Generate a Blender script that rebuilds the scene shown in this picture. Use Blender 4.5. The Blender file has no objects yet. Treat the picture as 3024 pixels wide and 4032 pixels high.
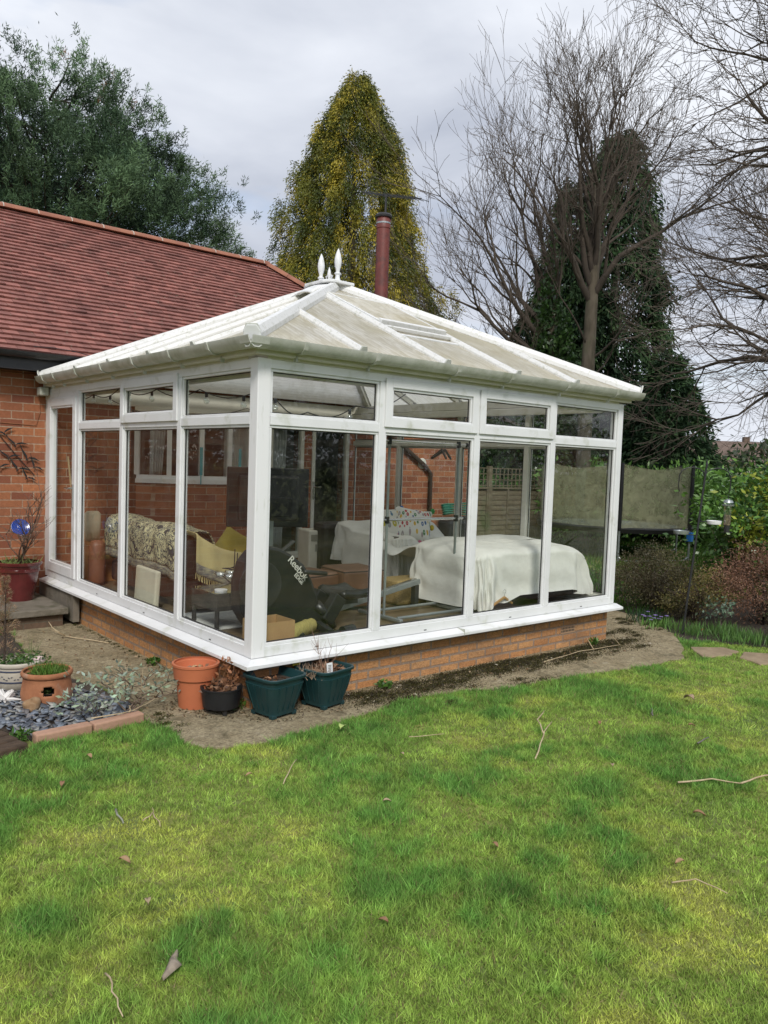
import bpy, math, random
import numpy as np
from mathutils import Vector, Matrix
R=random.Random(7); RN=np.random.default_rng(7)
rad=math.radians
S=bpy.context.scene; COL=S.collection
# ------------------------------------------------------------------ camera
cam=bpy.data.cameras.new('camera'); camo=bpy.data.objects.new('camera',cam); COL.objects.link(camo)
YAW,PIT,ROL=0.7032,-0.0623,0.0345
f=Vector((math.sin(YAW)*math.cos(PIT),math.cos(YAW)*math.cos(PIT),math.sin(PIT)))
r=Vector((math.cos(YAW),-math.sin(YAW),0)); u=r.cross(f)
r2=r*math.cos(ROL)+u*math.sin(ROL); u2=-r*math.sin(ROL)+u*math.cos(ROL)
camo.matrix_world=Matrix((( r2.x,u2.x,-f.x,-2.81),(r2.y,u2.y,-f.y,-4.6746),(r2.z,u2.z,-f.z,1.7725),(0,0,0,1)))
cam.sensor_fit='HORIZONTAL'; cam.sensor_width=36; cam.lens=3112.46/3024*36; cam.clip_end=2000; cam.clip_start=.05
S.camera=camo
S.render.resolution_x=768; S.render.resolution_y=1024
S.view_settings.view_transform='Standard'; S.view_settings.look='None'; S.view_settings.gamma=1
S.view_settings.exposure=0.8
try:
    S.cycles.transparent_max_bounces=24; S.cycles.max_bounces=8
except Exception: pass
# ------------------------------------------------------------------ sky: thin blue behind broken overcast
SUN_EL,SUN_AZ=42,212     # degrees, azimuth clockwise from +Y
W=bpy.data.worlds.new("World"); S.world=W; W.use_nodes=True
nt=W.node_tree; nt.nodes.clear(); N=nt.nodes.new; Lk=nt.links.new
out=N('ShaderNodeOutputWorld'); bg=N('ShaderNodeBackground'); bg.inputs[1].default_value=0.085
sky=N('ShaderNodeTexSky'); sky.sky_type='NISHITA'; sky.sun_disc=False
sky.sun_elevation=rad(SUN_EL); sky.sun_rotation=rad(SUN_AZ)
tc=N('ShaderNodeTexCoord'); mp=N('ShaderNodeMapping'); mp.inputs['Scale'].default_value=(1.3,1.3,3.4); mp.inputs['Location'].default_value=(.35,.1,.2)
n1=N('ShaderNodeTexNoise'); n1.inputs['Scale'].default_value=1.6; n1.inputs['Detail'].default_value=6; n1.inputs['Roughness'].default_value=.5
n1.inputs['Distortion'].default_value=.3
cr=N('ShaderNodeValToRGB'); cr.color_ramp.elements[0].position=.3; cr.color_ramp.elements[0].color=(3.4,3.7,4.4,1)
cr.color_ramp.elements[1].position=.62; cr.color_ramp.elements[1].color=(6.3,6.55,7.05,1)
mp2=N('ShaderNodeMapping'); mp2.inputs['Scale'].default_value=(1.5,1.5,5); mp2.inputs['Location'].default_value=(1.9,.6,.35)
n2=N('ShaderNodeTexNoise'); n2.inputs['Scale'].default_value=1.5; n2.inputs['Detail'].default_value=5
cr2=N('ShaderNodeValToRGB'); cr2.color_ramp.elements[0].position=.5; cr2.color_ramp.elements[1].position=.68
cr2.color_ramp.elements[1].color=(.75,.75,.75,1)
mx=N('ShaderNodeMixRGB'); sm=N('ShaderNodeMixRGB'); sm.blend_type='MULTIPLY'; sm.inputs[0].default_value=1; sm.inputs[2].default_value=(1.3,1.3,1.3,1)
Lk(tc.outputs['Generated'],mp.inputs[0]); Lk(mp.outputs[0],n1.inputs[0]); Lk(n1.outputs[0],cr.inputs[0])
Lk(tc.outputs['Generated'],mp2.inputs[0]); Lk(mp2.outputs[0],n2.inputs[0]); Lk(n2.outputs[0],cr2.inputs[0])
Lk(sky.outputs[0],sm.inputs[1]); Lk(cr2.outputs[0],mx.inputs[0]); Lk(cr.outputs[0],mx.inputs[1]); Lk(sm.outputs[0],mx.inputs[2])
Lk(mx.outputs[0],bg.inputs[0]); Lk(bg.outputs[0],out.inputs[0])
sl=bpy.data.lights.new('sun','SUN'); sl.energy=1.5; sl.angle=rad(14); sl.color=(1,.96,.9)
so=bpy.data.objects.new('sun',sl); COL.objects.link(so)
sd=Vector((math.sin(rad(SUN_AZ))*math.cos(rad(SUN_EL)),math.cos(rad(SUN_AZ))*math.cos(rad(SUN_EL)),math.sin(rad(SUN_EL))))
so.rotation_euler=(-sd).to_track_quat('-Z','Y').to_euler(); so.location=(0,0,30)
# ------------------------------------------------------------------ materials
def newmat(name):
    m=bpy.data.materials.new(name); m.use_nodes=True; t=m.node_tree; t.nodes.clear()
    o=t.nodes.new('ShaderNodeOutputMaterial'); b=t.nodes.new('ShaderNodeBsdfPrincipled'); t.links.new(b.outputs[0],o.inputs[0])
    return m,t,b,o
def c4(c): return (c[0],c[1],c[2],1)
def noise(t,scale,detail=4,vec=None,dist=0,rough=.55):
    n=t.nodes.new('ShaderNodeTexNoise'); n.inputs['Scale'].default_value=scale; n.inputs['Detail'].default_value=detail
    n.inputs['Distortion'].default_value=dist; n.inputs['Roughness'].default_value=rough
    if vec is None:
        vec=t.nodes.new('ShaderNodeTexCoord').outputs['Object']
    t.links.new(vec,n.inputs['Vector']); return n.outputs['Fac']
def ramp(t,fac,stops):
    c=t.nodes.new('ShaderNodeValToRGB'); e=c.color_ramp.elements
    while len(e)<len(stops): e.new(.5)
    for i,(p,col) in enumerate(stops): e[i].position=p; e[i].color=c4(col) if not isinstance(col,(int,float)) else (col,col,col,1)
    t.links.new(fac,c.inputs[0]); return c.outputs[0]
def mix(t,fac,a,b,mode='MIX'):
    m=t.nodes.new('ShaderNodeMixRGB'); m.blend_type=mode
    for i,v in enumerate((fac,a,b)):
        if hasattr(v,'type') and hasattr(v,'node'): t.links.new(v,m.inputs[i])
        elif isinstance(v,(int,float)): m.inputs[i].default_value=v if i==0 else (v,v,v,1)
        else: m.inputs[i].default_value=c4(v)
    return m.outputs[0]
def bump(t,b,h,strength,dist=.01):
    n=t.nodes.new('ShaderNodeBump'); n.inputs['Strength'].default_value=strength; n.inputs['Distance'].default_value=dist
    t.links.new(h,n.inputs['Height']); t.links.new(n.outputs[0],b.inputs['Normal'])
def scaled(t,sc,src='Object'):
    mpp=t.nodes.new('ShaderNodeMapping'); mpp.inputs['Scale'].default_value=sc
    t.links.new(t.nodes.new('ShaderNodeTexCoord').outputs[src],mpp.inputs[0]); return mpp.outputs[0]
def mat(name,c,c2=None,rough=.6,scale=6,bmp=0,bscale=60,metal=0,spec=.5,coat=0,lo=.35,hi=.65,c3=None,s3=2,l3=.55,h3=.7,stretch=None):
    m,t,b,o=newmat(name); vec=scaled(t,stretch) if stretch else None
    c2=c2 or tuple(x*.8 for x in c)
    col=ramp(t,noise(t,scale,5,vec),[(lo,c),(hi,c2)])
    if c3: col=mix(t,ramp(t,noise(t,s3,6),[(l3,0.),(h3,1.)]),col,c3)
    if name=='clay_tile':
        at_=t.nodes.new('ShaderNodeAttribute'); at_.attribute_name='rnd'; aa=t.nodes.new('ShaderNodeMath'); aa.operation='MULTIPLY_ADD'; t.links.new(at_.outputs['Fac'],aa.inputs[0]); aa.inputs[1].default_value=.75; aa.inputs[2].default_value=1
        col=mix(t,1.,col,aa.outputs[0],'MULTIPLY'); col=mix(t,ramp(t,noise(t,22,3),[(.66,0.),(.70,.7)]),col,(.30,.27,.2))
    t.links.new(col,b.inputs['Base Color']); b.inputs['Roughness'].default_value=rough; b.inputs['Metallic'].default_value=metal
    b.inputs['Specular IOR Level'].default_value=spec; b.inputs['Coat Weight'].default_value=coat
    if bmp: bump(t,b,noise(t,bscale,4,vec),bmp)
    return m
def brickmat(name,c1,c2,mortar,wavy=0,dirt=(.2,.15,.1),dirtamt=.5,w=.225,h=.075,ms=.006):
    m,t,b,o=newmat(name); x=t.nodes.new('ShaderNodeSeparateXYZ'); t.links.new(t.nodes.new('ShaderNodeTexCoord').outputs['Object'],x.inputs[0])
    a=t.nodes.new('ShaderNodeMath'); t.links.new(x.outputs[0],a.inputs[0]); t.links.new(x.outputs[1],a.inputs[1])
    cm=t.nodes.new('ShaderNodeCombineXYZ'); t.links.new(a.outputs[0],cm.inputs[0]); t.links.new(x.outputs[2],cm.inputs[1])
    br=t.nodes.new('ShaderNodeTexBrick'); br.inputs['Scale'].default_value=1; br.inputs['Brick Width'].default_value=w; br.inputs['Row Height'].default_value=h
    br.inputs['Mortar Size'].default_value=ms; br.inputs['Mortar Smooth'].default_value=.15; br.inputs['Bias'].default_value=0
    br.inputs['Color1'].default_value=c4(c1); br.inputs['Color2'].default_value=c4(c2); br.inputs['Mortar'].default_value=c4(mortar)
    wob=t.nodes.new('ShaderNodeVectorMath'); wob.operation='ADD'
    nn=t.nodes.new('ShaderNodeTexNoise'); nn.inputs['Scale'].default_value=14; t.links.new(cm.outputs[0],nn.inputs[0])
    sc=t.nodes.new('ShaderNodeVectorMath'); sc.operation='SCALE'; sc.inputs['Scale'].default_value=.008; t.links.new(nn.outputs['Color'],sc.inputs[0])
    t.links.new(cm.outputs[0],wob.inputs[0]); t.links.new(sc.outputs[0],wob.inputs[1]); t.links.new(wob.outputs[0],br.inputs['Vector'])
    col=mix(t,ramp(t,noise(t,30,6,cm.outputs[0]),[(.35,0.),(.7,.55)]),br.outputs['Color'],tuple(v*.55 for v in c1))
    col=mix(t,ramp(t,noise(t,2.2,6,cm.outputs[0]),[(.45,0.),(.75,dirtamt)]),col,dirt)
    t.links.new(col,b.inputs['Base Color']); b.inputs['Roughness'].default_value=.92; b.inputs['Specular IOR Level'].default_value=.2
    hh=t.nodes.new('ShaderNodeMath'); hh.operation='MULTIPLY_ADD'
    if wavy:
        mp_=t.nodes.new('ShaderNodeMapping'); mp_.inputs['Scale'].default_value=(30,75,1); t.links.new(cm.outputs[0],mp_.inputs[0])
        fine=noise(t,1,3,mp_.outputs[0],2.5)
        col2=mix(t,ramp(t,fine,[(.44,.45),(.52,0.)]),col,tuple(v*.4 for v in c1)); t.links.new(col2,b.inputs['Base Color'])
    else: fine=noise(t,90,4,cm.outputs[0])
    t.links.new(br.outputs['Fac'],hh.inputs[0]); hh.inputs[1].default_value=-1.2; t.links.new(fine,hh.inputs[2])
    bump(t,b,hh.outputs[0],.7 if wavy else .5,.008); return m
def tintmat(name,rough=.6,trans=.3,spec=.3,coat=0):
    """leaf material: colour from the per-leaf 'tint' attribute"""
    m,t,b,o=newmat(name); a=t.nodes.new('ShaderNodeAttribute'); a.attribute_name='tint'
    t.links.new(a.outputs['Color'],b.inputs['Base Color']); b.inputs['Roughness'].default_value=rough; b.inputs['Specular IOR Level'].default_value=spec
    if trans:
        tr=t.nodes.new('ShaderNodeBsdfTranslucent'); t.links.new(a.outputs['Color'],tr.inputs[0]); ms=t.nodes.new('ShaderNodeMixShader'); ms.inputs[0].default_value=trans
        t.links.new(b.outputs[0],ms.inputs[1]); t.links.new(tr.outputs[0],ms.inputs[2]); t.links.new(ms.outputs[0],o.inputs[0])
    return m
def glassmat(name,tint=(.93,.955,.94),k=.85,add=.015,wob=.02):
    m,t,b,o=newmat(name); t.nodes.remove(b)
    tr=t.nodes.new('ShaderNodeBsdfTransparent'); tr.inputs[0].default_value=c4(tint)
    gl=t.nodes.new('ShaderNodeBsdfGlossy'); gl.inputs['Roughness'].default_value=.01; gl.inputs[0].default_value=(1,1,1,1)
    fr=t.nodes.new('ShaderNodeFresnel'); ge=t.nodes.new('ShaderNodeNewGeometry'); io=t.nodes.new('ShaderNodeMath'); io.operation='MULTIPLY_ADD'
    t.links.new(ge.outputs['Backfacing'],io.inputs[0]); io.inputs[1].default_value=1/1.5-1.5; io.inputs[2].default_value=1.5; t.links.new(io.outputs[0],fr.inputs[0])
    ma=t.nodes.new('ShaderNodeMath'); ma.operation='MULTIPLY_ADD'; ma.inputs[1].default_value=k; ma.inputs[2].default_value=add; ma.use_clamp=True
    t.links.new(fr.outputs[0],ma.inputs[0]); ms=t.nodes.new('ShaderNodeMixShader'); t.links.new(ma.outputs[0],ms.inputs[0])
    bp=t.nodes.new('ShaderNodeBump'); bp.inputs['Strength'].default_value=wob; bp.inputs['Distance'].default_value=.05
    t.links.new(noise(t,2.2,1),bp.inputs['Height']); t.links.new(bp.outputs[0],gl.inputs['Normal'])
    t.links.new(tr.outputs[0],ms.inputs[1]); t.links.new(gl.outputs[0],ms.inputs[2])
    df=t.nodes.new('ShaderNodeBsdfDiffuse'); df.inputs[0].default_value=(.7,.72,.7,1); m2=t.nodes.new('ShaderNodeMixShader'); t.links.new(ramp(t,noise(t,1.7,7,None,1.5,.7),[(.45,.0),(.75,.035)]),m2.inputs[0])
    t.links.new(ms.outputs[0],m2.inputs[1]); t.links.new(df.outputs[0],m2.inputs[2]); t.links.new(m2.outputs[0],o.inputs[0]); return m
def translucent(name,c,c2,k=.4,c3=None,stretch=None):
    m=mat(name,c,c2,.45,9,.12,40,c3=c3,s3=1.3,l3=.5,h3=.75,stretch=stretch); t=m.node_tree
    b=[n for n in t.nodes if n.type=='BSDF_PRINCIPLED'][0]; o=[n for n in t.nodes if n.type=='OUTPUT_MATERIAL'][0]
    tr=t.nodes.new('ShaderNodeBsdfTranslucent'); tr.inputs[0].default_value=c4(c); ms=t.nodes.new('ShaderNodeMixShader'); ms.inputs[0].default_value=k
    t.links.new(b.outputs[0],ms.inputs[1]); t.links.new(tr.outputs[0],ms.inputs[2]); t.links.new(ms.outputs[0],o.inputs[0]); return m
M={}
M['upvc']=mat('upvc',(.78,.79,.79),(.72,.73,.73),.34,3,0,c3=(.5,.52,.42),s3=6,l3=.57,h3=.8)
def dirty_upvc(name,base,green,s,lo,hi,stretch=(1,1,1)):
    m,t,b,o=newmat(name); v=scaled(t,stretch)
    col=mix(t,ramp(t,noise(t,s,8,v,0,.7),[(lo,0.),(hi,.75)]),base,green)
    t.links.new(col,b.inputs['Base Color']); b.inputs['Roughness'].default_value=.42; return m
M['gutter']=dirty_upvc('gutter_plastic',(.56,.57,.52),(.22,.25,.15),5,.42,.72)
M['bar']=dirty_upvc('glazing_bar_plastic',(.72,.72,.70),(.34,.35,.25),22,.52,.72)
M['bardirty']=dirty_upvc('stained_plastic',(.7,.7,.66),(.36,.36,.25),18,.47,.62)
M['post']=dirty_upvc('post_plastic',(.8,.8,.8),(.38,.4,.28),6,.58,.85,(6,6,1))
M['cream_beam']=mat('cream_beam',(.66,.64,.55),(.6,.58,.5),.5)
M['innerframe']=mat('inner_frame',(.72,.71,.64),(.66,.65,.58),.45)
M['poly']=translucent('polycarbonate',(.93,.91,.83),(.86,.83,.73),.48,(.55,.50,.28))
M['glass']=glassmat('window_glass')
M['housebrick']=brickmat('house_brick',(.45,.18,.085),(.22,.075,.05),(.44,.33,.24),dirt=(.16,.07,.045),dirtamt=.55,w=.235,h=.088)
M['conbrick']=brickmat('rustic_brick',(.58,.27,.11),(.72,.40,.18),(.33,.29,.24),1,(.22,.16,.11),.8,ms=.011)
M['tile']=mat('clay_tile',(.30,.125,.10),(.21,.085,.07),.85,9,.3,50,c3=(.15,.06,.05),s3=3,l3=.55,h3=.75)
M['ridge']=mat('ridge_tile',(.33,.14,.085),(.25,.10,.065),.85,4,.2,30,c3=(.2,.1,.07),s3=5)
M['mortar']=mat('mortar',(.55,.5,.43),rough=.9)
M['blackpl']=mat('black_plastic',(.018,.018,.02),(.012,.012,.013),.35)
M['black']=mat('black_paint',(.02,.02,.022),(.03,.03,.03),.4)
M['leather']=mat('dark_leather',(.035,.022,.018),(.025,.016,.014),.4,bmp=.2)
M['tan']=mat('tan_leather',(.17,.085,.05),(.125,.06,.036),.42,5,.15,40)
M['floor']=mat('laminate_floor',(.20,.145,.09),(.14,.10,.06),.35,3,stretch=(1,9,1))
M['concrete']=None
M['soil']=mat('soil',(.055,.04,.028),(.035,.026,.018),.95,20,.8,40)
M['stone']=mat('weathered_slab',(.19,.165,.13),(.13,.115,.085),.95,8,.7,40,c3=(.07,.07,.035),s3=4)
M['whitecloth']=mat('white_cloth',(.74,.73,.68),(.66,.65,.60),.95,4,.9,9)
M['steel']=mat('grey_steel',(.38,.42,.42),(.3,.33,.33),.35,metal=.6)
M['chrome']=mat('chrome',(.7,.7,.7),rough=.2,metal=1)
M['bark']=mat('bark',(.17,.14,.10),(.09,.075,.05),.95,9,.9,18,c3=(.13,.15,.07),s3=1.2,stretch=(1,1,.25))
M['twig']=mat('twig_bark',(.115,.09,.068),(.08,.062,.047),.9,3)
M['limbbark']=mat('limb_bark',(.085,.066,.05),(.06,.047,.036),.95,6)
M['darktwig']=mat('dark_twig',(.05,.036,.028),(.07,.045,.03),.9,3)
M['straw']=mat('dry_stalk',(.52,.42,.27),(.38,.29,.17),.8,20)
M['terra']=mat('terracotta',(.46,.17,.09),(.38,.13,.07),.6,6)
M['terra_old']=mat('old_terracotta',(.40,.17,.08),(.26,.10,.045),.85,7,.3,30,c3=(.5,.42,.33),s3=5,l3=.55,h3=.8)
M['oxblood']=mat('oxblood_glaze',(.13,.022,.022),(.085,.014,.014),.22,6,coat=.5)
M['greenpl']=mat('green_plastic',(.010,.045,.048),(.008,.036,.04),.42,7,.05,50)
M['leaf']=tintmat('leaf',.5,.25,.4); M['glossleaf']=tintmat('gloss_leaf',.32,.15,.5); M['needle']=tintmat('needle',.7,.15,.2)
M['grass']=tintmat('grass_blade',.65,.35,.25)
# ------------------------------------------------------------------ mesh helpers
class MB:
    def __init__(s): s.v=[]; s.f=[]
    def add(s,vs,fs):
        n=len(s.v); s.v+= [tuple(v) for v in vs]; s.f+=[tuple(i+n for i in q) for q in fs]; return s
    def box(s,x0,x1,y0,y1,z0,z1):
        return s.add([(x0,y0,z0),(x1,y0,z0),(x1,y1,z0),(x0,y1,z0),(x0,y0,z1),(x1,y0,z1),(x1,y1,z1),(x0,y1,z1)],
            [(0,3,2,1),(4,5,6,7),(0,1,5,4),(1,2,6,5),(2,3,7,6),(3,0,4,7)])
    def obox(s,c,sz,rot=(0,0,0)):
        m=Matrix.Rotation(rot[2],3,'Z')@Matrix.Rotation(rot[1],3,'Y')@Matrix.Rotation(rot[0],3,'X'); b=MB().box(-.5,.5,-.5,.5,-.5,.5)
        return s.add([Vector(c)+m@Vector((v[0]*sz[0],v[1]*sz[1],v[2]*sz[2])) for v in b.v],b.f)
    def beam(s,p,q,w,h,up=(0,0,1)):
        p,q=Vector(p),Vector(q); d=(q-p).normalized(); sx=d.cross(Vector(up)).normalized()*w/2; uu=sx.cross(d).normalized()*h/2
        vs=[p-sx-uu,p+sx-uu,p+sx+uu,p-sx+uu,q-sx-uu,q+sx-uu,q+sx+uu,q-sx+uu]
        return s.add(vs,[(0,3,2,1),(4,5,6,7),(0,1,5,4),(1,2,6,5),(2,3,7,6),(3,0,4,7)])
    def sweep(s,p,q,prof,up=(0,0,1)):
        """profile (side,up) swept from p to q"""
        p,q=Vector(p),Vector(q); d=(q-p).normalized(); sx=d.cross(Vector(up)).normalized(); uu=sx.cross(d).normalized(); n=len(prof)
        vs=[p+sx*a+uu*b for a,b in prof]+[q+sx*a+uu*b for a,b in prof]
        return s.add(vs,[(i,(i+1)%n,(i+1)%n+n,i+n) for i in range(n)]+[tuple(range(n))[::-1],tuple(range(n,2*n))])
    def tube(s,pts,r,n=8):
        pts=[Vector(p) for p in pts]; k=len(pts); rr=r if isinstance(r,(list,tuple)) else [r]*k; vs=[]; ref=Vector((.13,.31,.94))
        for i,p in enumerate(pts):
            d=(pts[min(i+1,k-1)]-pts[max(i-1,0)]); d=d.normalized() if d.length>1e-9 else Vector((0,0,1))
            a=d.cross(ref); a=a.normalized() if a.length>1e-3 else d.cross(Vector((1,0,0))).normalized(); b=d.cross(a)
            vs+=[p+(a*math.cos(6.28318*j/n)+b*math.sin(6.28318*j/n))*rr[i] for j in range(n)]
        fs=[(i*n+j,i*n+(j+1)%n,(i+1)*n+(j+1)%n,(i+1)*n+j) for i in range(k-1) for j in range(n)]
        return s.add(vs,fs+[tuple(range(n))[::-1],tuple(range((k-1)*n,k*n))])
    def lathe(s,prof,c=(0,0,0),n=28,a0=0,a1=6.283185,sx=1,sy=1):
        full=abs(a1-a0-6.283185)<1e-3; m=n if full else n+1; vs=[]
        for (rr,z) in prof: vs+=[(c[0]+sx*rr*math.cos(a0+(a1-a0)*j/n),c[1]+sy*rr*math.sin(a0+(a1-a0)*j/n),c[2]+z) for j in range(m)]
        fs=[(i*m+j,i*m+(j+1)%m,(i+1)*m+(j+1)%m,(i+1)*m+j) for i in range(len(prof)-1) for j in range(n)]
        return s.add(vs,fs)
    def ball(s,c,r,n=14,sc=(1,1,1)):
        k=n//2; return s.lathe([(r*math.sin(math.pi*i/k)*sc[0],-r*math.cos(math.pi*i/k)*sc[2]) for i in range(k+1)],c,n,sy=sc[1]/sc[0])
    def prism(s,poly,axis,a,b):
        """poly of 2D points extruded along axis from a to b; 2D are the other two axes in order"""
        def P(q,t): return (t,q[0],q[1]) if axis==0 else ((q[0],t,q[1]) if axis==1 else (q[0],q[1],t))
        n=len(poly); vs=[P(q,a) for q in poly]+[P(q,b) for q in poly]
        return s.add(vs,[(i,(i+1)%n,(i+1)%n+n,i+n) for i in range(n)]+[tuple(range(n))[::-1],tuple(range(n,2*n))])
    def grid(s,nu,nv,fn):
        vs=[fn(i/(nu-1),j/(nv-1)) for j in range(nv) for i in range(nu)]
        return s.add(vs,[(j*nu+i,j*nu+i+1,(j+1)*nu+i+1,(j+1)*nu+i) for j in range(nv-1) for i in range(nu-1)])
    def build(s,name,m,parent=None,**k): return mk(name,s.v,s.f,m,parent,**k)
def rootloc(p):
    while p.parent: p=p.parent
    return p.location
def mk(name,v,fc,m,parent=None,smooth=False,bevel=0,label=None,solid=0,fixn=True,sub=0):
    me=bpy.data.meshes.new(name)
    V=np.array([tuple(a) for a in v],float)
    if parent is not None: off=np.array(rootloc(parent)); loc=(0,0,0)
    else:
        mn,mxx=V.min(0),V.max(0); off=np.array([(mn[0]+mxx[0])/2,(mn[1]+mxx[1])/2,mn[2]]); loc=off
    me.from_pydata((V-off).tolist(),[],fc); me.update()
    if fixn:
        import bmesh; bm=bmesh.new(); bm.from_mesh(me); bmesh.ops.recalc_face_normals(bm,faces=bm.faces); bm.to_mesh(me); bm.free()
    o=bpy.data.objects.new(name,me); COL.objects.link(o); o.location=loc; me.materials.append(m)
    if parent is not None: o.parent=parent
    if smooth:
        me.polygons.foreach_set('use_smooth',[True]*len(me.polygons))
        if smooth=='auto':
            try: me.set_sharp_from_angle(angle=rad(40))
            except Exception: pass
    if solid: md=o.modifiers.new('solid','SOLIDIFY'); md.thickness=solid
    if bevel: md=o.modifiers.new('bevel','BEVEL'); md.width=bevel; md.segments=2; md.limit_method='ANGLE'
    if sub: md=o.modifiers.new('sub','SUBSURF'); md.levels=sub; md.render_levels=sub
    if label: o['label']=label
    return o
def tag(o,label,cat,group=None,kind=None):
    if kind: o['kind']=kind
    if label: o['label']=label
    if cat: o['category']=cat
    if group: o['group']=group
    return o
def thing(name,loc,label,cat,group=None):
    o=bpy.data.objects.new(name,None); COL.objects.link(o); o.location=loc; o.empty_display_size=.1
    return tag(o,label,cat,group)
def copy_tree(o,par=None):
    c=o.copy(); COL.objects.link(c); c.parent=par
    for ch in [x for x in bpy.data.objects if x.parent==o]: copy_tree(ch,c)
    return c
def npmesh(name,V,F,m,parent=None,tint=None,base=None):
    """fast mesh from numpy verts (n,3), faces (k,3|4), per-face tint (k,3)"""
    V=np.asarray(V,np.float32); off=np.array(rootloc(parent) if parent is not None else (base if base is not None else (0,0,0)),np.float32)
    me=bpy.data.meshes.new(name); k,w=F.shape; me.vertices.add(len(V)); me.vertices.foreach_set('co',(V-off).ravel())
    me.loops.add(k*w); me.loops.foreach_set('vertex_index',F.ravel().astype(np.int32)); me.polygons.add(k)
    me.polygons.foreach_set('loop_start',(np.arange(k)*w).astype(np.int32)); me.polygons.foreach_set('loop_total',np.full(k,w,np.int32))
    me.update(); me.materials.append(m)
    if tint is not None:
        a=me.attributes.new('tint','FLOAT_COLOR','FACE'); c=np.ones((k,4),np.float32); c[:,:3]=tint; a.data.foreach_set('color',c.ravel())
    o=bpy.data.objects.new(name,me); COL.objects.link(o)
    if parent is not None: o.parent=parent
    else: o.location=off.tolist()
    return o
def norm(a): return a/np.maximum(np.linalg.norm(a,axis=1,keepdims=True),1e-9)
def leaves(P,D,L,Wd,T,fold=None):
    """diamond leaves: base P, direction D, length L, width Wd, tint T -> V,F,T"""
    n=len(P); D=norm(D); rnd=RN.normal(size=(n,3)); Sx=norm(np.cross(D,rnd)); L=np.broadcast_to(L,(n,))[:,None]; Wd=np.broadcast_to(Wd,(n,))[:,None]
    V=np.stack([P,P+D*L*.45+Sx*Wd*.5,P+D*L,P+D*L*.45-Sx*Wd*.5],1).reshape(-1,3)
    return V,np.arange(4*n).reshape(n,4),T
def jit(c,n,a=.25,k=None):
    c=np.asarray(c,float); b=(1+RN.normal(size=(n,1))*a)*(1+RN.normal(size=(n,3))*.06)
    return np.clip(c*np.clip(b,.25,2.2),0,1)
def vnoise(x,y,seed,scale):
    rg=np.random.default_rng(seed); G=rg.random((128,128)); x=x/scale+500; y=y/scale+500
    xi=np.floor(x).astype(int); yi=np.floor(y).astype(int); fx=x-xi; fy=y-yi; fx=fx*fx*(3-2*fx); fy=fy*fy*(3-2*fy); g=lambda a,b:G[a%128,b%128]
    return (g(xi,yi)*(1-fx)+g(xi+1,yi)*fx)*(1-fy)+(g(xi,yi+1)*(1-fx)+g(xi+1,yi+1)*fx)*fy
def fbm(x,y,seed,scale): return .5*vnoise(x,y,seed,scale)+.3*vnoise(x,y,seed+1,scale/2.1)+.2*vnoise(x,y,seed+2,scale/4.3)
def inpoly(x,y,poly):
    c=np.zeros(len(x),bool); n=len(poly)
    for i in range(n):
        (x0,y0),(x1,y1)=poly[i],poly[(i+1)%n]
        if y0==y1: continue
        k=((y0>y)!=(y1>y))&(x<(x1-x0)*(y-y0)/(y1-y0)+x0); c^=k
    return c
def text(name,s,size,m,parent,mw,ext=.0015,shear=0,bold=0):
    cu=bpy.data.curves.new(name,'FONT'); cu.body=s; cu.size=size; cu.extrude=ext; cu.align_x='LEFT'; cu.shear=shear; cu.offset=bold; cu.space_character=.95
    o=bpy.data.objects.new(name,cu); COL.objects.link(o); dg=bpy.context.evaluated_depsgraph_get(); dg.update()
    me=bpy.data.meshes.new_from_object(o.evaluated_get(dg)); bpy.data.objects.remove(o); me.transform(mw)
    off=rootloc(parent); me.transform(Matrix.Translation(-off)); me.materials.clear(); me.materials.append(m)
    q=bpy.data.objects.new(name,me); COL.objects.link(q); q.parent=parent; return q
#==GROUND==
PATH=[(-.62,3.6),(-.75,2.6),(-.8,1.9),(-.62,1.2),(-.6,.8),(-.63,.25),(-.61,0),(-.61,-.26),(-.59,-.42),(-.45,-.52),(-.12,-.55),(.27,-.5),(.71,-.45),(1.23,-.38),(1.64,-.46),(2,-.6),(2.55,-.66),
      (3.08,-.74),(3.66,-.84),(4.2,-.86),(4.74,-.57),(5.2,-.2),(5.75,.55),(6.0,1.4),(6.3,2.8),(6.6,6.5),(4,6.5),(4,4.4),(0,4.5),(-3,4.5),(-3,3.6)]
BED=[(-1.46,.62),(-1.34,.22),(-.66,.24),(-.6,.8),(-.62,1.2),(-.8,1.9),(-.75,2.6),(-.62,3.6),(-2.6,3.6),(-2.4,1.4)]
DECK=[(-2.4,1.4),(-1.46,.62),(-1.34,.22),(-1.44,.12),(-1.62,.08),(-3,-.1),(-4,1.6)]
STONES=[[(4.42,-.95),(4.7,-.68),(5.0,-.86),(4.98,-1.04),(4.7,-1.1)],[(4.72,-1.16),(5.0,-1.08),(5.12,-1.28),(4.95,-1.5),(4.62,-1.44)],[(4.5,-1.56),(4.85,-1.6),(5.0,-1.9),(4.7,-2.2),(4.45,-1.9)]]
FLB=[(5.2,-.2),(4.95,-.45),(5.2,-.72),(5.45,-1.15),(5.6,-2.5),(9,-2.5),(9,4.5),(7.5,3.2),(6.1,1.5),(5.75,.55)]   # flower bed
def rough(P,a=.022,st=.09):
    rr=random.Random(4); Q=[]
    for i in range(len(P)):
        (x0,y0),(x1,y1)=P[i],P[(i+1)%len(P)]; n=max(1,int(math.hypot(x1-x0,y1-y0)/st))
        for k in range(n): t=k/n; Q.append((x0+(x1-x0)*t+rr.uniform(-a,a),y0+(y1-y0)*t+rr.uniform(-a,a)))
    return Q
PATH=rough(PATH); STONES=[rough(q,.02,.12) for q in STONES]
HOUSEFP=[(-6,4.5),(6.75,4.5),(6.75,12),(-6,12)]
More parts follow.
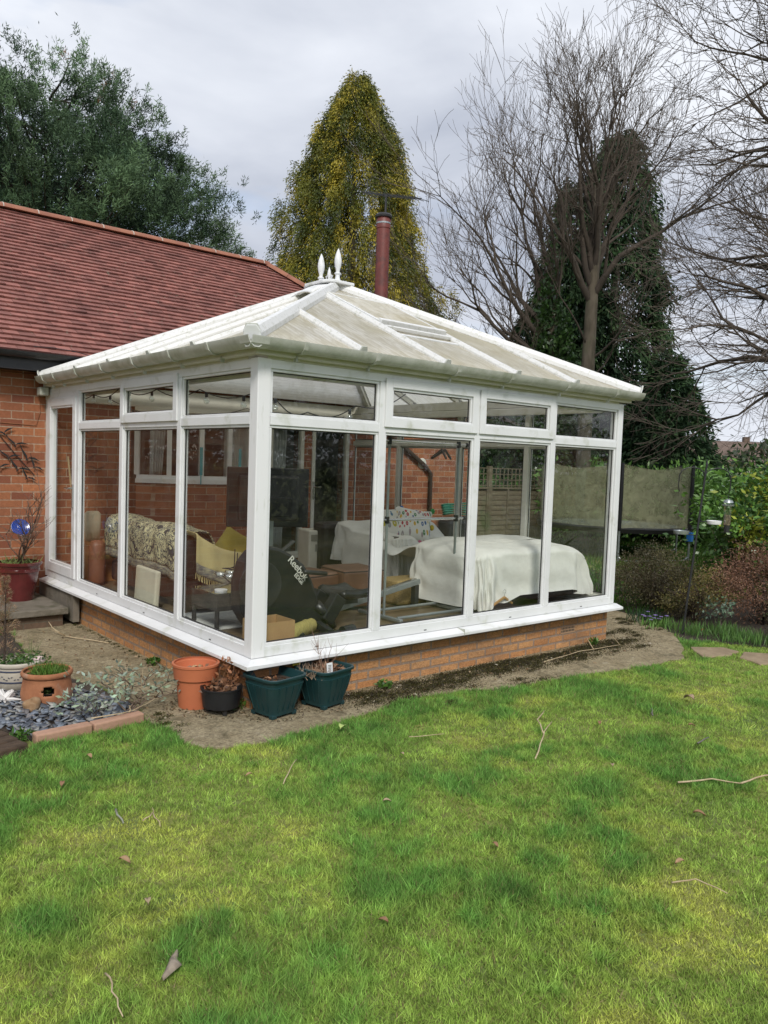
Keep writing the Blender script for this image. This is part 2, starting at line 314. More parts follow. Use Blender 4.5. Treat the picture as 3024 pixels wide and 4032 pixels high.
m,t,b,o=newmat('lawn_soil')
col=ramp(t,noise(t,1.6,5),[(.38,(.13,.19,.045)),(.6,(.27,.28,.07))]); col=mix(t,ramp(t,noise(t,40,4),[(.4,0.),(.7,.6)]),col,(.06,.05,.02))
t.links.new(col,b.inputs['Base Color']); b.inputs['Roughness'].default_value=1; bump(t,b,noise(t,60,4),.6,.02); M['lawn']=m
g=MB().grid(61,61,lambda a,b:((a-.5)*400+5,(b-.5)*400+5,0)); tag(g.build('ground',M['lawn'],fixn=False),None,None,kind='structure')
m,t,b,o=newmat('old_concrete')
col=ramp(t,noise(t,5,7,None,.2,.7),[(.35,(.36,.29,.165)),(.65,(.56,.47,.30))])
col=mix(t,ramp(t,noise(t,70,4),[(.4,.45),(.6,0.)]),col,(.15,.115,.065))
msk=noise(t,3.1,8,None,.4,.65); x=t.nodes.new('ShaderNodeSeparateXYZ'); t.links.new(t.nodes.new('ShaderNodeTexCoord').outputs['Object'],x.inputs[0])
col=mix(t,ramp(t,msk,[(.56,0.),(.68,.75)]),col,(.10,.085,.04))
t.links.new(col,b.inputs['Base Color']); b.inputs['Roughness'].default_value=.96; col=mix(t,ramp(t,noise(t,26,7,None,.3,.8),[(.38,.75),(.52,0.)]),col,(.12,.095,.05)); col=mix(t,ramp(t,noise(t,13,5,None,.8,.7),[(.60,0.),(.66,.6)]),col,(.5,.43,.31)); t.links.new(col,b.inputs['Base Color']); bump(t,b,noise(t,30,7,None,0,.8),1.,.03); M['concrete']=m
tag(MB().prism(PATH,2,-.05,.012).build('path',M['concrete']),None,None,kind='structure')
tag(MB().prism(BED,2,-.05,.006).build('gravel_bed',M['soil']),None,None,kind='structure')
tag(MB().prism(FLB,2,-.05,.009).build('flower_bed',M['soil']),None,None,kind='structure')
for i,p in enumerate(STONES):
    tag(MB().prism(p,2,-.03,.02).build('stepping_stone',mat('stone%d'%i,(.33,.25,.16),(.24,.18,.11),.95,9,.6,40),bevel=.012),
        ['buff stepping stone nearest the end of the path','middle buff stepping stone set into the lawn','buff stepping stone at the right edge of the photo'][i],'stepping stone','stepping stones across the lawn')
#==GRASS==
def grass():
    px_,py_=-2.81,-4.6746; n=1300000
    # sample by distance along view so that the density falls off with distance
    d=2.1+ (RN.random(n)**1.25)*7.5; a=YAW+ (RN.random(n)-.5)*1.15
    X=px_+np.sin(a)*d; Y=py_+np.cos(a)*d; nc=n//9; ci=np.repeat(np.arange(nc),9)[:n]; n=len(ci); X,Y,d=X[:n],Y[:n],d[:n]
    ct=RN.normal(size=nc); ca=RN.random(nc)*6.283; cs_=.006+.0022*d[:nc*9:9]
    X=X[:nc*9:9][ci]+RN.normal(size=n)*cs_[ci]; Y=Y[:nc*9:9][ci]+RN.normal(size=n)*cs_[ci]; d=d[:nc*9:9][ci]; ct=ct[ci]; ca=ca[ci]
    k=~inpoly(X,Y,PATH)&~inpoly(X,Y,BED)&~inpoly(X,Y,DECK)&~inpoly(X,Y,HOUSEFP)&~inpoly(X,Y,FLB)&~inpoly(X,Y,[(0,0),(4.33,0),(4.33,4.5),(0,4.5)])
    for s in STONES: k&=~inpoly(X,Y,s)
    X,Y,d,ct,ca=X[k],Y[k],d[k],ct[k],ca[k]; n=len(X)
    tall=fbm(X,Y,11,.5); moss=fbm(X+3,Y*1.1,31,.55); fine=fbm(X,Y,51,.14)
    edge=np.clip((Y+1.3)/1.0,0,1)*.22
    lush=np.clip((tall*.6+.4*fine-.47+edge*.8)*4.5,0,1); yel=np.clip((moss*.65+.35*fine-.47)*5-lush*.5,0,1)
    for (cx,cy,rr) in [(-.72,-2.28,.26),(.9,-2.2,.3),(.3,-2.75,.2),(1.8,-2.0,.3),(-1.9,-1.7,.3),(-.3,-2.6,.2),(.45,-.72,.4),(2.6,-1.0,.6)]:
        lush=np.maximum(lush,np.clip(1.25-np.hypot(X-cx,(Y-cy))/rr*(.7+.6*fine),0,1)); 
    yel*=1-lush
    keep=RN.random(n)<(.55+.45*lush); X,Y,d,lush,yel,fine,ct,ca=[q[keep] for q in (X,Y,d,lush,yel,fine,ct,ca)]; n=len(X)
    H=(.012+.014*RN.random(n)+lush*(.008+.026*RN.random(n)))*(1-.3*yel); Wd=.002+.002*RN.random(n)+d*.00035; H=np.maximum(H*.8*(1+.25*ct),.004)
    az=RN.random(n)*6.283; lean=RN.normal(size=n)*.4+.5; 
    side=np.stack([np.cos(az),np.sin(az),np.zeros(n)],1); la=ca+RN.normal(size=n)*.7
    tip=np.stack([np.cos(la)*lean*H*1.3,np.sin(la)*lean*H*1.3,H],1)
    P=np.stack([X,Y,np.zeros(n)],1)
    V=np.stack([P-side*Wd[:,None]*.5,P+side*Wd[:,None]*.5,P+tip*.55+side*Wd[:,None]*.35*1.0,P+tip],1).reshape(-1,3)
    g1=np.array([.30,.43,.085]); g2=np.array([.14,.29,.06]); y1=np.array([.50,.51,.11]); st=np.array([.36,.30,.14])
    T=g1*(1-lush[:,None])+g2*lush[:,None]; T=T*(1-yel[:,None]*.72)+y1*yel[:,None]*.72
    fn2=vnoise(X,Y,77,.045); T=T*(.5+.6*fine[:,None]+.5*fn2[:,None]); T*=(1+RN.normal(size=(n,1))*.22+ct[:,None]*.2); dry=RN.random(n)<.05; T[dry]=st*(.6+.5*RN.random((dry.sum(),1)))
    o=npmesh('grass',V,np.arange(4*n).reshape(n,4),M['grass'],tint=np.clip(T,.02,.95)); tag(o,None,None,kind='stuff')
    # farther lawn behind the beds
    n=60000; X=5.5+RN.random(n)*14; Y=.5+RN.random(n)*9; k=~inpoly(X,Y,PATH)&~inpoly(X,Y,HOUSEFP); X,Y=X[k],Y[k]; n=len(X); P=np.stack([X,Y,np.zeros(n)],1)
    D=np.stack([RN.normal(size=n)*.3,RN.normal(size=n)*.3,np.ones(n)],1)
    T=jit((.06,.14,.024),n,.3); T[fbm(X,Y,5,1.5)>.55]*=(1.5,1.3,.9)
    V,F,T=leaves(P,D,.05+.05*RN.random(n),.02,T); tag(npmesh('grass',V,F,M['grass'],tint=T),None,None,kind='stuff')
grass()
#==HOUSE==
house=thing('brick_house',(0,4.5,0),'red brick bungalow with red tiled hipped roof behind the glazed conservatory','house')
YW=4.5
def wallrects(mb,xs,zs,holes,y0,y1):
    """wall in the XZ plane made of rectangles round the holes"""
    for i in range(len(xs)-1):
        for j in range(len(zs)-1):
            cx,cz=(xs[i]+xs[i+1])/2,(zs[j]+zs[j+1])/2
            if not any(h[0]<cx<h[1] and h[2]<cz<h[3] for h in holes): mb.box(xs[i],xs[i+1],y0,y1,zs[j],zs[j+1])
    return mb
holes=[(.98,2.68,1.42,2.26),(2.9,3.46,.4,2.24),(3.6,4.25,.4,2.24)]
xs=[-6,.98,2.68,2.9,3.46,3.6,4.25,6.75]; zs=[-.1,.4,1.42,2.24,2.26,2.7]
w=wallrects(MB(),xs,zs,holes,YW,YW+.25); w.box(6.5,6.75,YW+.25,10,-.1,2.7)
w.build('wall',M['housebrick'],house)
dk=mat('plaster_room',(.3,.27,.22),(.25,.22,.18),.9)
rm=MB().box(.3,5.2,8.2,8.3,.3,2.7).box(.2,.3,YW+.26,8.3,.3,2.7).box(5.2,5.3,YW+.26,8.3,.3,2.7).box(.2,5.3,YW+.26,8.3,2.6,2.7).box(.2,5.3,YW+.26,8.3,.26,.36)
rm.build('room_lining',dk,house)
# roof: individual clay tiles in courses, slope from eave (y 4.15,z 2.80) to ridge (y 7,z 5.0)
def roofslope():
    mb=MB(); y0,z0,y1,z1=4.18,2.80,7.0,5.0; L=math.hypot(y1-y0,z1-z0); dy,dz=(y1-y0)/L,(z1-z0)/L; n=int(L/.098); k=L/n; wt=.165
    for j in range(n):
        s0=j*k; x=-5.5+(j%2)*wt/2
        while True:
            xe=x+wt-.003; lim0=7.15-(dy*s0); lim1=7.15-(dy*(s0+k))
            if x>lim0: break
            e=R.uniform(-.0025,.0045); t0=.032+e; t1=.006+e*.3; tw=R.uniform(-.002,.002)
            vs=[]
            for (xx,ss,tt) in ((x,s0-.004+R.uniform(-.003,.003),t0),(xe,s0-.004+tw,t0+tw),(min(xe,lim1),s0+k+.01,t1),(min(x,lim1),s0+k+.01,t1)):
                xx=min(xx,7.15-dy*max(ss,0)); yy=y0+dy*ss-dz*tt; zz=z0+dz*ss+dy*tt; vs.append((xx,yy,zz))
            lo=[(v[0],v[1]+dz*.02,v[2]-dy*.02) for v in vs[:2]]
            mb.add(vs+lo,[(0,1,2,3),(4,5,1,0),(0,3,4),(1,5,2)]); x+=wt
    return mb
roof=thing_roof=roofslope().build('roof',M['tile'],house,fixn=False)
_a=roof.data.attributes.new('rnd','FLOAT','FACE'); _a.data.foreach_set('value',np.repeat(RN.normal(size=len(roof.data.polygons)//4).clip(-2,2)*.17,4).astype(np.float32))
ub=MB(); ub.add([(-5.5,4.2,2.78),(7.12,4.2,2.78),(4.32,7,4.97),(-5.5,7,4.97)],[(0,1,2,3)])
ub.add([(7.12,4.2,2.78),(7.12,10,2.78),(4.32,7,4.97)],[(0,1,2)]); ub.add([(-5.5,9.9,2.78),(7.12,9.9,2.78),(4.32,7,4.97),(-5.5,7,4.97)],[(0,3,2,1)]); ub.build('roof_deck',M['tile'],house,fixn=False)
HALF=[(.115*math.cos(a),.075*math.sin(a)-.015) for a in [math.pi*i/8 for i in range(9)]]
x=-5.2
while x<4.25:
    q=MB().sweep((x,7,5.02+R.uniform(-.004,.004)),(min(x+.44,4.32),7,5.02),HALF); q.build('ridge_tile',M['ridge'],roof,smooth='auto')
    MB().sweep((x-.008,7,5.024),(x+.004,7,5.024),[(a*1.03,b_*1.04) for a,b_ in HALF]).build('mortar_joint',M['mortar'],roof); x+=.448
p0=Vector((4.3,7,5.02)); p1=Vector((7.15,4.15,2.83)); dd=(p1-p0); Lh=dd.length; dd.normalize(); s=0
while s<Lh-.1:
    MB().sweep(p0+dd*s,p0+dd*min(s+.45,Lh),HALF).build('hip_tile',M['ridge'],roof,smooth='auto'); s+=.44
# fascia, gutter, soffit in black
MB().box(-6,6.9,4.22,4.25,2.62,2.8).box(-6,6.9,4.25,YW-.002,2.63,2.645).build('fascia',M['blackpl'],house)
GUT=[(.065*math.cos(a),.065*math.sin(a)) for a in [math.pi+math.pi*i/10 for i in range(11)]]+[(.058*math.cos(a),.058*math.sin(a)) for a in [2*math.pi-math.pi*i/10 for i in range(11)]]
MB().sweep((-6,4.15,2.80),(6.95,4.15,2.80),GUT).build('gutter',M['blackpl'],house,smooth='auto')
cb=MB().tube([(-1,YW-.006,2.6),(-.08,YW-.006,2.6),(-.06,YW-.006,2.2),(-.1,YW-.006,2.05),(-1,YW-.006,2.08)],.005,6); cb.build('cable',M['terra_old'],house,smooth=True)
MB().tube([(-.25,4.1,2.86),(-.05,4.12,2.87),(.2,4.15,2.86),(.5,4.2,2.82)],.004,6).build('wire',M['blackpl'],house)
# bow window
bow=MB(); CX,CY,BR=1.83,5.15,1.22
def arc(r_,a0=224,a1=316,n=18): return [(CX+r_*math.cos(rad(a0+(a1-a0)*i/n)),CY+r_*math.sin(rad(a0+(a1-a0)*i/n))) for i in range(n+1)]
def arcslab(mb,ro,ri,z0,z1):
    A=arc(ro);B=arc(ri)[::-1]; n=len(A); P=A+B; N_=len(P); vs=[(x,y,z0) for x,y in P]+[(x,y,z1) for x,y in P]; fs=[(i,(i+1)%N_,(i+1)%N_+N_,i+N_) for i in range(N_)]
    for i in range(n-1): fs+=[(i,i+1,N_-2-i,N_-1-i),(i+N_,N_-1-i+N_,N_-2-i+N_,i+1+N_)]
    mb.add(vs,fs); return mb
bw=arcslab(MB(),BR,BR-.1,1.44,1.49).build('bow_window',M['upvc'],house)
arcslab(MB(),BR-.03,BR-.2,.3,1.43).build('bow_wall',M['housebrick'],bw)
arcslab(MB(),BR-.02,BR-.09,2.2,2.27).build('head_rail',M['upvc'],bw); arcslab(MB(),BR+.03,.6,2.275,2.33).build('canopy',M['innerframe'],bw)
arcslab(MB(),BR-.03,BR-.08,1.49,1.535).build('bottom_rail',M['upvc'],bw)
for i in range(6):
    a=rad(224+92*i/5); MB().obox((CX+(BR-.055)*math.cos(a),CY+(BR-.055)*math.sin(a),1.867),(.05,.055,.664),(0,0,a)).build('mullion',M['upvc'],bw)
GL=glassmat('dark_window_glass',(.75,.78,.76),1.4,.03)
A=arc(BR-.055,n=5); mb=MB()
for i in range(5): MB().add([(A[i][0],A[i][1],1.53),(A[i+1][0],A[i+1][1],1.53),(A[i+1][0],A[i+1][1],2.2),(A[i][0],A[i][1],2.2)],[(0,1,2,3)]).build('pane',GL,bw,fixn=False)
curt=mat('sheer_curtain',(.85,.86,.88),(.75,.77,.8),.9)
def curtain(x0,x1,y,z0,z1,par,name='curtain',amp=.025,k=9,sweep=0):
    mb=MB().grid(k*8,8,lambda a,b:(x0+(x1-x0)*a*(1-sweep*(1-b)),y+amp*math.sin(a*k*6.28)+.01*math.sin(a*31),z0+(z1-z0)*b)); return mb.build(name,curt,par,smooth=True,solid=.004)
curtain(1.14,1.34,4.3,1.5,2.3,bw,k=5,sweep=.35); curtain(2.12,2.45,4.3,1.5,2.3,bw,k=6,sweep=.1); curtain(2.5,2.62,4.42,1.5,2.3,bw,k=3)
teal=mat('teal_plastic',(.03,.36,.42),rough=.4)
for (x_,l) in ((1.59,'teal paper strip hanging in the middle of the bow window'),(2.11,'teal paper strip hanging towards the right of the bow window')):
    s_=MB(); s_.box(x_-.018,x_+.018,3.89,3.9,1.55,1.88); s_.box(x_-.006,x_+.006,3.892,3.898,1.44,1.55); tag(s_.build('hanging_ornament',teal),l,'ornament')
# patio door and inner door
def doorunit(x0,x1,name,handle):
    d=MB(); fw=.055; z0,z1=.402,2.238; y0,y1=YW-.02,YW+.06
    d.box(x0,x0+fw,y0,y1,z0,z1).box(x1-fw,x1,y0,y1,z0,z1).box(x0+fw,x1-fw,y0,y1,z1-fw,z1).box(x0+fw,x1-fw,y0,y1,z0,z0+.09)
    o=d.build(name,M['innerframe'],house,bevel=.004)
    MB().add([(x0+fw,YW+.02,z0+.09),(x1-fw,YW+.02,z0+.09),(x1-fw,YW+.02,z1-fw),(x0+fw,YW+.02,z1-fw)],[(0,1,2,3)]).build('pane',GL,o,fixn=False)
    if handle:
        h=MB().box(x0+.015,x0+.04,YW-.032,YW-.021,1.22,1.47).tube([(x0+.028,YW-.03,1.4),(x0+.028,YW-.07,1.4),(x0+.14,YW-.07,1.4)],.009,8); h.build('handle',M['chrome'],o)
doorunit(2.9,3.46,'patio_door',False); doorunit(3.6,4.25,'house_door',True)
curtain(3.05,3.3,YW+.2,.45,2.25,house,k=5,sweep=.2)
# vent, downpipe, hose reel
v=MB().lathe([(0,.03),(.05,.03),(.055,.02),(.075,.02),(.085,.01),(.085,0)],(0,0,0),20); v.v=[(5.72+a,YW-c_,1.78+b_) for a,b_,c_ in v.v]; v.build('vent_cover',M['innerframe'],house,smooth='auto')
MB().tube([(4.75,4.2,2.62),(4.78,4.35,2.45),(4.95,4.44,2.22),(5.74,4.44,1.74),(5.86,4.44,1.62),(5.87,4.44,.1)],.034,10).build('downpipe',M['darktwig'],house,smooth=True)
fl=thing('flue_pipe',(5.75,5.8,4.0),'tall dark red flue pipe with a black cowl rising from the house roof','flue')
FX,FY=5.84,5.8
redp=mat('oxide_red_paint',(.17,.04,.03),(.11,.03,.024),.5,6,c3=(.07,.03,.025),s3=3)
MB().lathe([(.115,0),(.113,1.85),(.122,1.86),(.122,2.0),(.114,2.01),(.114,2.0+.05)],(FX,FY,3.84),24).build('pipe',redp,fl,smooth='auto')
MB().lathe([(.12,0),(.14,.01),(.145,.04),(.12,.07),(.06,.075),(0,.075)],(FX,FY,5.87),24).build('cowl',M['black'],fl,smooth='auto')
MB().lathe([(.121,0),(.126,0),(.126,.025),(.121,.025)],(FX,FY,5.77),20).tube([(FX+.12,FY,5.78),(FX+.18,FY-.02,5.78)],.006,6).build('strap',M['steel'],fl)
an=thing('tv_aerial',(5.9,5.95,4.2),'grey television aerial on a pole beside the dark red flue','aerial')
MB().tube([(6.0,5.95,3.9),(6.0,5.95,6.34)],.018,8).build('mast',M['black'],an)
ab=MB(); a0=Vector((5.5,5.95,6.25)); a1=Vector((6.82,5.95,6.46)); ab.beam(a0,a1,.02,.02)
for i in range(11):
    p=a0.lerp(a1,.05+i*.093); ab.tube([p+Vector((.02,-.2,-.09)),p+Vector((-.02,.2,.09))],.006,5)
ab.tube([(5.62,5.75,6.15),(5.62,5.95,6.27),(5.7,6.1,6.5)],.008,5); ab.build('antenna_boom',M['black'],an)
#==CONSERVATORY==
LX,LY,Z0,ZT,ZTR=4.33,4.5,.40,2.45,2.035
con=thing('conservatory',(0,0,0),'white framed glazed conservatory with a dirty pyramid roof on a low orange brick base','conservatory')
bz=.345
base=MB().box(.04,LX-.04,.04,.16,-.1,bz).box(.04,.16,.16,LY-.002,-.1,bz).box(LX-.16,LX-.04,.16,LY-.002,-.1,bz)
base.build('brick_base',M['conbrick'],con)
airm=mat('air_brick_clay',(.42,.27,.16),rough=.9)
ab=MB()
for i in range(9):
    for j in range(2): ab.box(3.52+i*.024,3.532+i*.024,.033,.037,.165+j*.028,.185+j*.028)
pl_=MB().box(3.51,3.735,.034,.045,.15,.215).build('air_brick',airm,con); ab2=MB(); ab2.v=[(a,b_-.0015,c_) for a,b_,c_ in ab.v]; ab2.f=ab.f; ab2.build('air_slots',M['black'],pl_)
MB().box(.16,LX-.16,.16,LY-.002,.30,.38).build('floor',M['floor'],con)
# cills: sloping top with nose
CP=[(-.085,.335),(-.085,.36),(0,.385),(.12,.385),(.12,.352),(-.06,.352),(-.06,.335)]
MB().prism(CP,0,-.0,LX+.06).add([],[]).build('cill',M['upvc'],con,bevel=.003)
c2=MB(); n=len(CP); vs=[(a,-.0 if False else (0),z) for a,z in CP]
c2=MB().prism([(a,z) for a,z in CP],1,0,LY-.1); c2.build('cill',M['upvc'],con,bevel=.003)
MB().add([(-.085,-.085,.335),(0,-.085,.335),(0,0,.335),(-.085,0,.335),(-.085,-.085,.36),(0.001,-.085,.36),(0.001,0.001,.386),(-.085,0.001,.36)],[(0,3,2,1),(0,1,5,4),(1,2,6,5),(2,3,7,6),(3,0,4,7),(4,5,6),(4,6,7)]).build('cill_corner',M['upvc'],con,fixn=False)
MB().prism([(LX-a,z) for a,z in CP],1,.13,LY-.01).build('cill',M['upvc'],con)
# generic frame facade described in local (u along, v inward), mapped to world
def facade(name,mapf,L,mull,kinds,matf):
    """kinds per bay: F fixed, O opening top light, D door"""
    D0,D1=0.0,.07; ED=[0]+mull+[L]; fw=.07
    def bx(mb,u0,u1,v0,v1,z0,z1):
        b=MB().box(u0,u1,v0,v1,z0,z1); mb.add([mapf(*q) for q in b.v],b.f); return mb
    fr=MB(); bx(fr,.07,L-.02,D0,D1,Z0-.012,Z0+.062); bx(fr,.07,L-.02,D0,D1,ZT-.06,ZT+.0)
    o=fr.build(name,M[matf],con,bevel=.003)
    for i,mu in enumerate(mull):
        q=MB(); bx(q,mu-.033,mu+.033,D0-.001,D1-.004,Z0+.0625,ZT-.0605); q.build('mullion',M[matf],o,bevel=.003)
    for i,kd in enumerate(kinds):
        a=ED[i]+(.033 if i else .105); b=ED[i+1]-(.033 if i<len(kinds)-1 else .085)
        if kd=='D':
            a=ED[i]+.034; b=L-.10
            dr=MB(); z0,z1=Z0+.064,ZT-.11; w=.085
            bx(dr,a,a+w,D0-.012,D1-.01,z0,z1); bx(dr,b-w,b,D0-.012,D1-.01,z0,z1); bx(dr,a+w,b-w,D0-.012,D1-.01,z0,z0+.10); bx(dr,a+w,b-w,D0-.012,D1-.01,z1-w,z1)
            dd_=dr.build('door',M[matf],con,bevel=.004)
            bd=MB(); 
            for (p,q_,s,tt) in ((a+w,b-w,z0+.10,z0+.122),(a+w,b-w,z1-w-.02,z1-w)): bd=MB(); bx(bd,p,q_,D0-.002,.03,s,tt); bd.build('glazing_bead',M[matf],dd_)
            g=MB(); g.add([mapf(p,.03,z) for p,z in ((a+w,z0+.1),(b-w,z0+.1),(b-w,z1-w),(a+w,z1-w))],[(0,1,2,3)]); g.build('pane',M['glass'],dd_,fixn=False)
            h=MB(); bx(h,a+.02,a+.045,-.03,-.0125,1.2,1.44); hh=[mapf(a+.03,-.03,1.40),mapf(a+.03,-.065,1.40),mapf(a+.14,-.065,1.40)]; h.tube(hh,.009,8); h.build('handle',M['chrome'],dd_)
            q=MB(); bx(q,a-.005,L-.0,D0-.002,D1-.005,ZT-.11,ZT-.0605); q.build('door_head',M[matf],o); q=MB(); bx(q,L-.099,L-.002,D0+.001,D1-.005,Z0+.063,ZT-.111); q.build('door_jamb',M[matf],o,bevel=.003)
            continue
        q=MB(); bx(q,a,b,D0+.001,D1-.005,ZTR-.03,ZTR+.033); q.build('transom',M[matf],o,bevel=.003)
        def light(z0,z1,a_,b_,par,v):
            bd=MB(); s=.02    # chamfered glazing bead
            bx(bd,a_,b_,v,v+.02,z0,z0+s); bx(bd,a_,b_,v,v+.02,z1-s,z1); bx(bd,a_,a_+s,v,v+.02,z0+s,z1-s); bx(bd,b_-s,b_,v,v+.02,z0+s,z1-s)
            bd.build('glazing_bead',M[matf],par,bevel=.004)
            gs=MB(); 
            bx(gs,a_+s,b_-s,v+.021,v+.03,z0+s,z0+s+.007); bx(gs,a_+s,b_-s,v+.021,v+.03,z1-s-.007,z1-s); bx(gs,a_+s,a_+s+.006,v+.021,v+.03,z0+s+.007,z1-s-.007); bx(gs,b_-s-.006,b_-s,v+.021,v+.03,z0+s+.007,z1-s-.007)
            gs.build('gasket',M['black'],par)
            g=MB(); g.add([mapf(p,v+.024,z) for p,z in ((a_+s,z0+s),(b_-s,z0+s),(b_-s,z1-s),(a_+s,z1-s))],[(0,1,2,3)])
            g.build('pane',M['glass'],par,fixn=False)
        light(Z0+.062,ZTR-.03,a,b,o,.012)
        if kd=='F': light(ZTR+.033,ZT-.06,a,b,o,.012)
        else:
            z0,z1=ZTR+.012,ZT-.03; a2,b2=a-.02,b+.02; w=.068; sa=MB()
            bx(sa,a2,a2+w,-.018,.0-.002,z0,z1); bx(sa,b2-w,b2,-.018,-.002,z0,z1); bx(sa,a2+w,b2-w,-.018,-.002,z0,z0+w); bx(sa,a2+w,b2-w,-.018,-.002,z1-w,z1)
            bx(sa,a2+w,b2-w,-.016,.0,z0+w,z0+w+.006)
            so_=sa.build('opening_window',M[matf],o,bevel=.004); light(z0+w,z1-w,a2+w,b2-w,so_,-.004)
    return o
facade('front_frame',lambda u_,v_,z:(u_,v_,z),LX,[1.11,2.17,3.21],'FOOF','upvc')
facade('side_frame',lambda u_,v_,z:(v_,u_,z),LY,[1.19,2.36,3.49],'FOFD','upvc')
facade('far_frame',lambda u_,v_,z:(LX-v_,u_,z),LY,[1.2,2.28,3.42],'FFFF','innerframe')
MB().box(-.004,.1,-.004,.1,Z0-.013,ZT+.004).build('corner_post',M['post'],con,bevel=.006)
MB().box(LX-.08,LX+.004,-.004,.09,Z0-.013,ZT+.004).build('corner_post',M['upvc'],con,bevel=.006)
# eaves beam (inside cream), fascia and soffit
eb=MB().box(.071,LX-.071,.003,.14,ZT-.02+.02,ZT+.10).box(.002,.14,.141,LY-.01,ZT+.0,ZT+.10).box(LX-.14,LX-.002,.141,LY-.01,ZT,ZT+.10).box(.14,LX-.14,LY-.14,LY-.005,2.33,ZT+.10)
eb.build('eaves_beam',M['cream_beam'],con,bevel=.004)
MB().box(.14,LX-.14,.14,.20,2.36,2.44).box(.14,.20,.2,LY-.15,2.36,2.44).box(LX-.2,LX-.14,.2,LY-.15,2.36,2.44).build('eaves_beam',M['cream_beam'],con,bevel=.01)
# roof
EZ=2.565; e0,e1,eyb=-.10,LX+.05,4.22; A1=Vector((2.165,2.10,3.575)); A2=Vector((2.165,2.34,3.575))
K=[Vector((e0,e0,EZ)),Vector((e1,e0,EZ)),Vector((e1,eyb,EZ)),Vector((e0,eyb,EZ))]
def panel(pts,nm='roof_panel'):
    o=MB().add(pts,[tuple(range(len(pts)))]).build(nm,POLY,con,fixn=False); return o
def dirtyroof(m,ax):
    t=m.node_tree; b=[n for n in t.nodes if n.type=='BSDF_PRINCIPLED'][0]; src=b.inputs['Base Color'].links[0].from_socket
    x=t.nodes.new('ShaderNodeSeparateXYZ'); t.links.new(t.nodes.new('ShaderNodeTexCoord').outputs['Object'],x.inputs[0]); fr=t.nodes.new('ShaderNodeMath'); fr.operation='PINGPONG'; fr.inputs[1].default_value=.026; t.links.new(x.outputs[ax],fr.inputs[0])
    st=(1,3.2,1) if ax==1 else (3.2,1,1)
    col=mix(t,ramp(t,noise(t,3.2,7,scaled(t,st),1.6,.75),[(.44,0.),(.58,.8)]),src,(.50,.46,.33)); col=mix(t,ramp(t,noise(t,1.1,3),[(.5,0.),(.7,.5)]),col,(.58,.50,.28)); col=mix(t,ramp(t,fr.outputs[0],[(.0,.0),(1.,0.)]),col,(.5,.45,.3))
    sc=t.nodes.new('ShaderNodeMath'); sc.operation='MULTIPLY'; sc.inputs[1].default_value=38.5; t.links.new(fr.outputs[0],sc.inputs[0]); col=mix(t,ramp(t,sc.outputs[0],[(.0,.6),(.4,0.)]),col,(.45,.40,.27))
    t.links.new(col,b.inputs['Base Color']); return m
M['polyF']=translucent('polycarbonate_front',(.93,.91,.84),(.86,.83,.73),.48,(.52,.47,.27),(.6,.25,.6))
dirtyroof(M['polyF'],0); dirtyroof(M['poly'],1)
hipR=lambda x:A1+(K[1]-A1)*((x-A1.x)/(K[1].x-A1.x)); hipL=lambda x:A1+(K[0]-A1)*((x-A1.x)/(K[0].x-A1.x))
fb=[.80,1.66,2.52,3.36]
POLY=M['polyF']
def topF(x): return hipL(x) if x<A1.x else hipR(x)
xsb=[e0]+fb+[e1]
for i in range(5):
    a,b=xsb[i],xsb[i+1]; pts=[Vector((a,e0,EZ)),Vector((b,e0,EZ))]
    if i<4: pts.append(topF(b))
    if a<A1.x<b: pts.append(A1)
    if i>0: pts.append(topF(a))
    panel(pts)
lb=[.72,1.5,2.35,3.2]
def topS(y,xs_): 
    if y<A1.y: tt=(y-e0)/(A1.y-e0)
    elif y<=A2.y: tt=1
    else: tt=(eyb-y)/(eyb-A2.y)
    xe=e0 if xs_<0 else e1; return Vector((xe+(A1.x-xe)*tt,y,EZ+(A1.z-EZ)*tt))
for sgn in (-1,1):
    xe=e0 if sgn<0 else e1; ys=[e0]+lb+[eyb]
    for i in range(5):
        a,b=ys[i],ys[i+1]; pts=[Vector((xe,a,EZ)),Vector((xe,b,EZ))]
        POLY=M['poly']
        if i<4: pts.append(topS(b,sgn))
        if a<A2.y<b: pts.append(A2)
        if a<A1.y<b: pts.append(A1)
        if i>0: pts.append(topS(a,sgn))
        if sgn<0: pts=pts[::-1]
        panel(pts)
panel([K[2],K[3],A2])
def barprof(w,h): return [(-w/2,-.012),(w/2,-.012),(w/2,h*.35),(w*.22,h),(-w*.22,h),(-w/2,h*.35)]
def bar(p,q,nm,m,w=.052,h=.042,endcap=True):
    p,q=Vector(p),Vector(q); o=MB().sweep(p,q,barprof(w,h)).build(nm,m,con)
    if endcap:
        d=(q-p).normalized(); e=MB(); sx=d.cross(Vector((0,0,1))).normalized(); P=[]
        uu=sx.cross(d).normalized(); prof=[(-w*.62,-.02),(w*.62,-.02),(w*.62,h*.7),(w*.4,h*1.35),(-w*.4,h*1.35),(-w*.62,h*.7)]
        e.sweep(p-d*.012,p+d*.002,prof); e.build('end_cap',M['gutter'],o,bevel=.003)
    return o
for x_ in fb: bar((x_,e0-.01,EZ-.004),topF(x_)-Vector((0,.02,.01)),'glazing_bar',M['bar'])
for y_ in lb:
    bar((e0-.01,y_,EZ-.004),topS(y_,-1),'glazing_bar',M['bar']); bar((e1+.01,y_,EZ-.004),topS(y_,1),'glazing_bar',M['bar'])
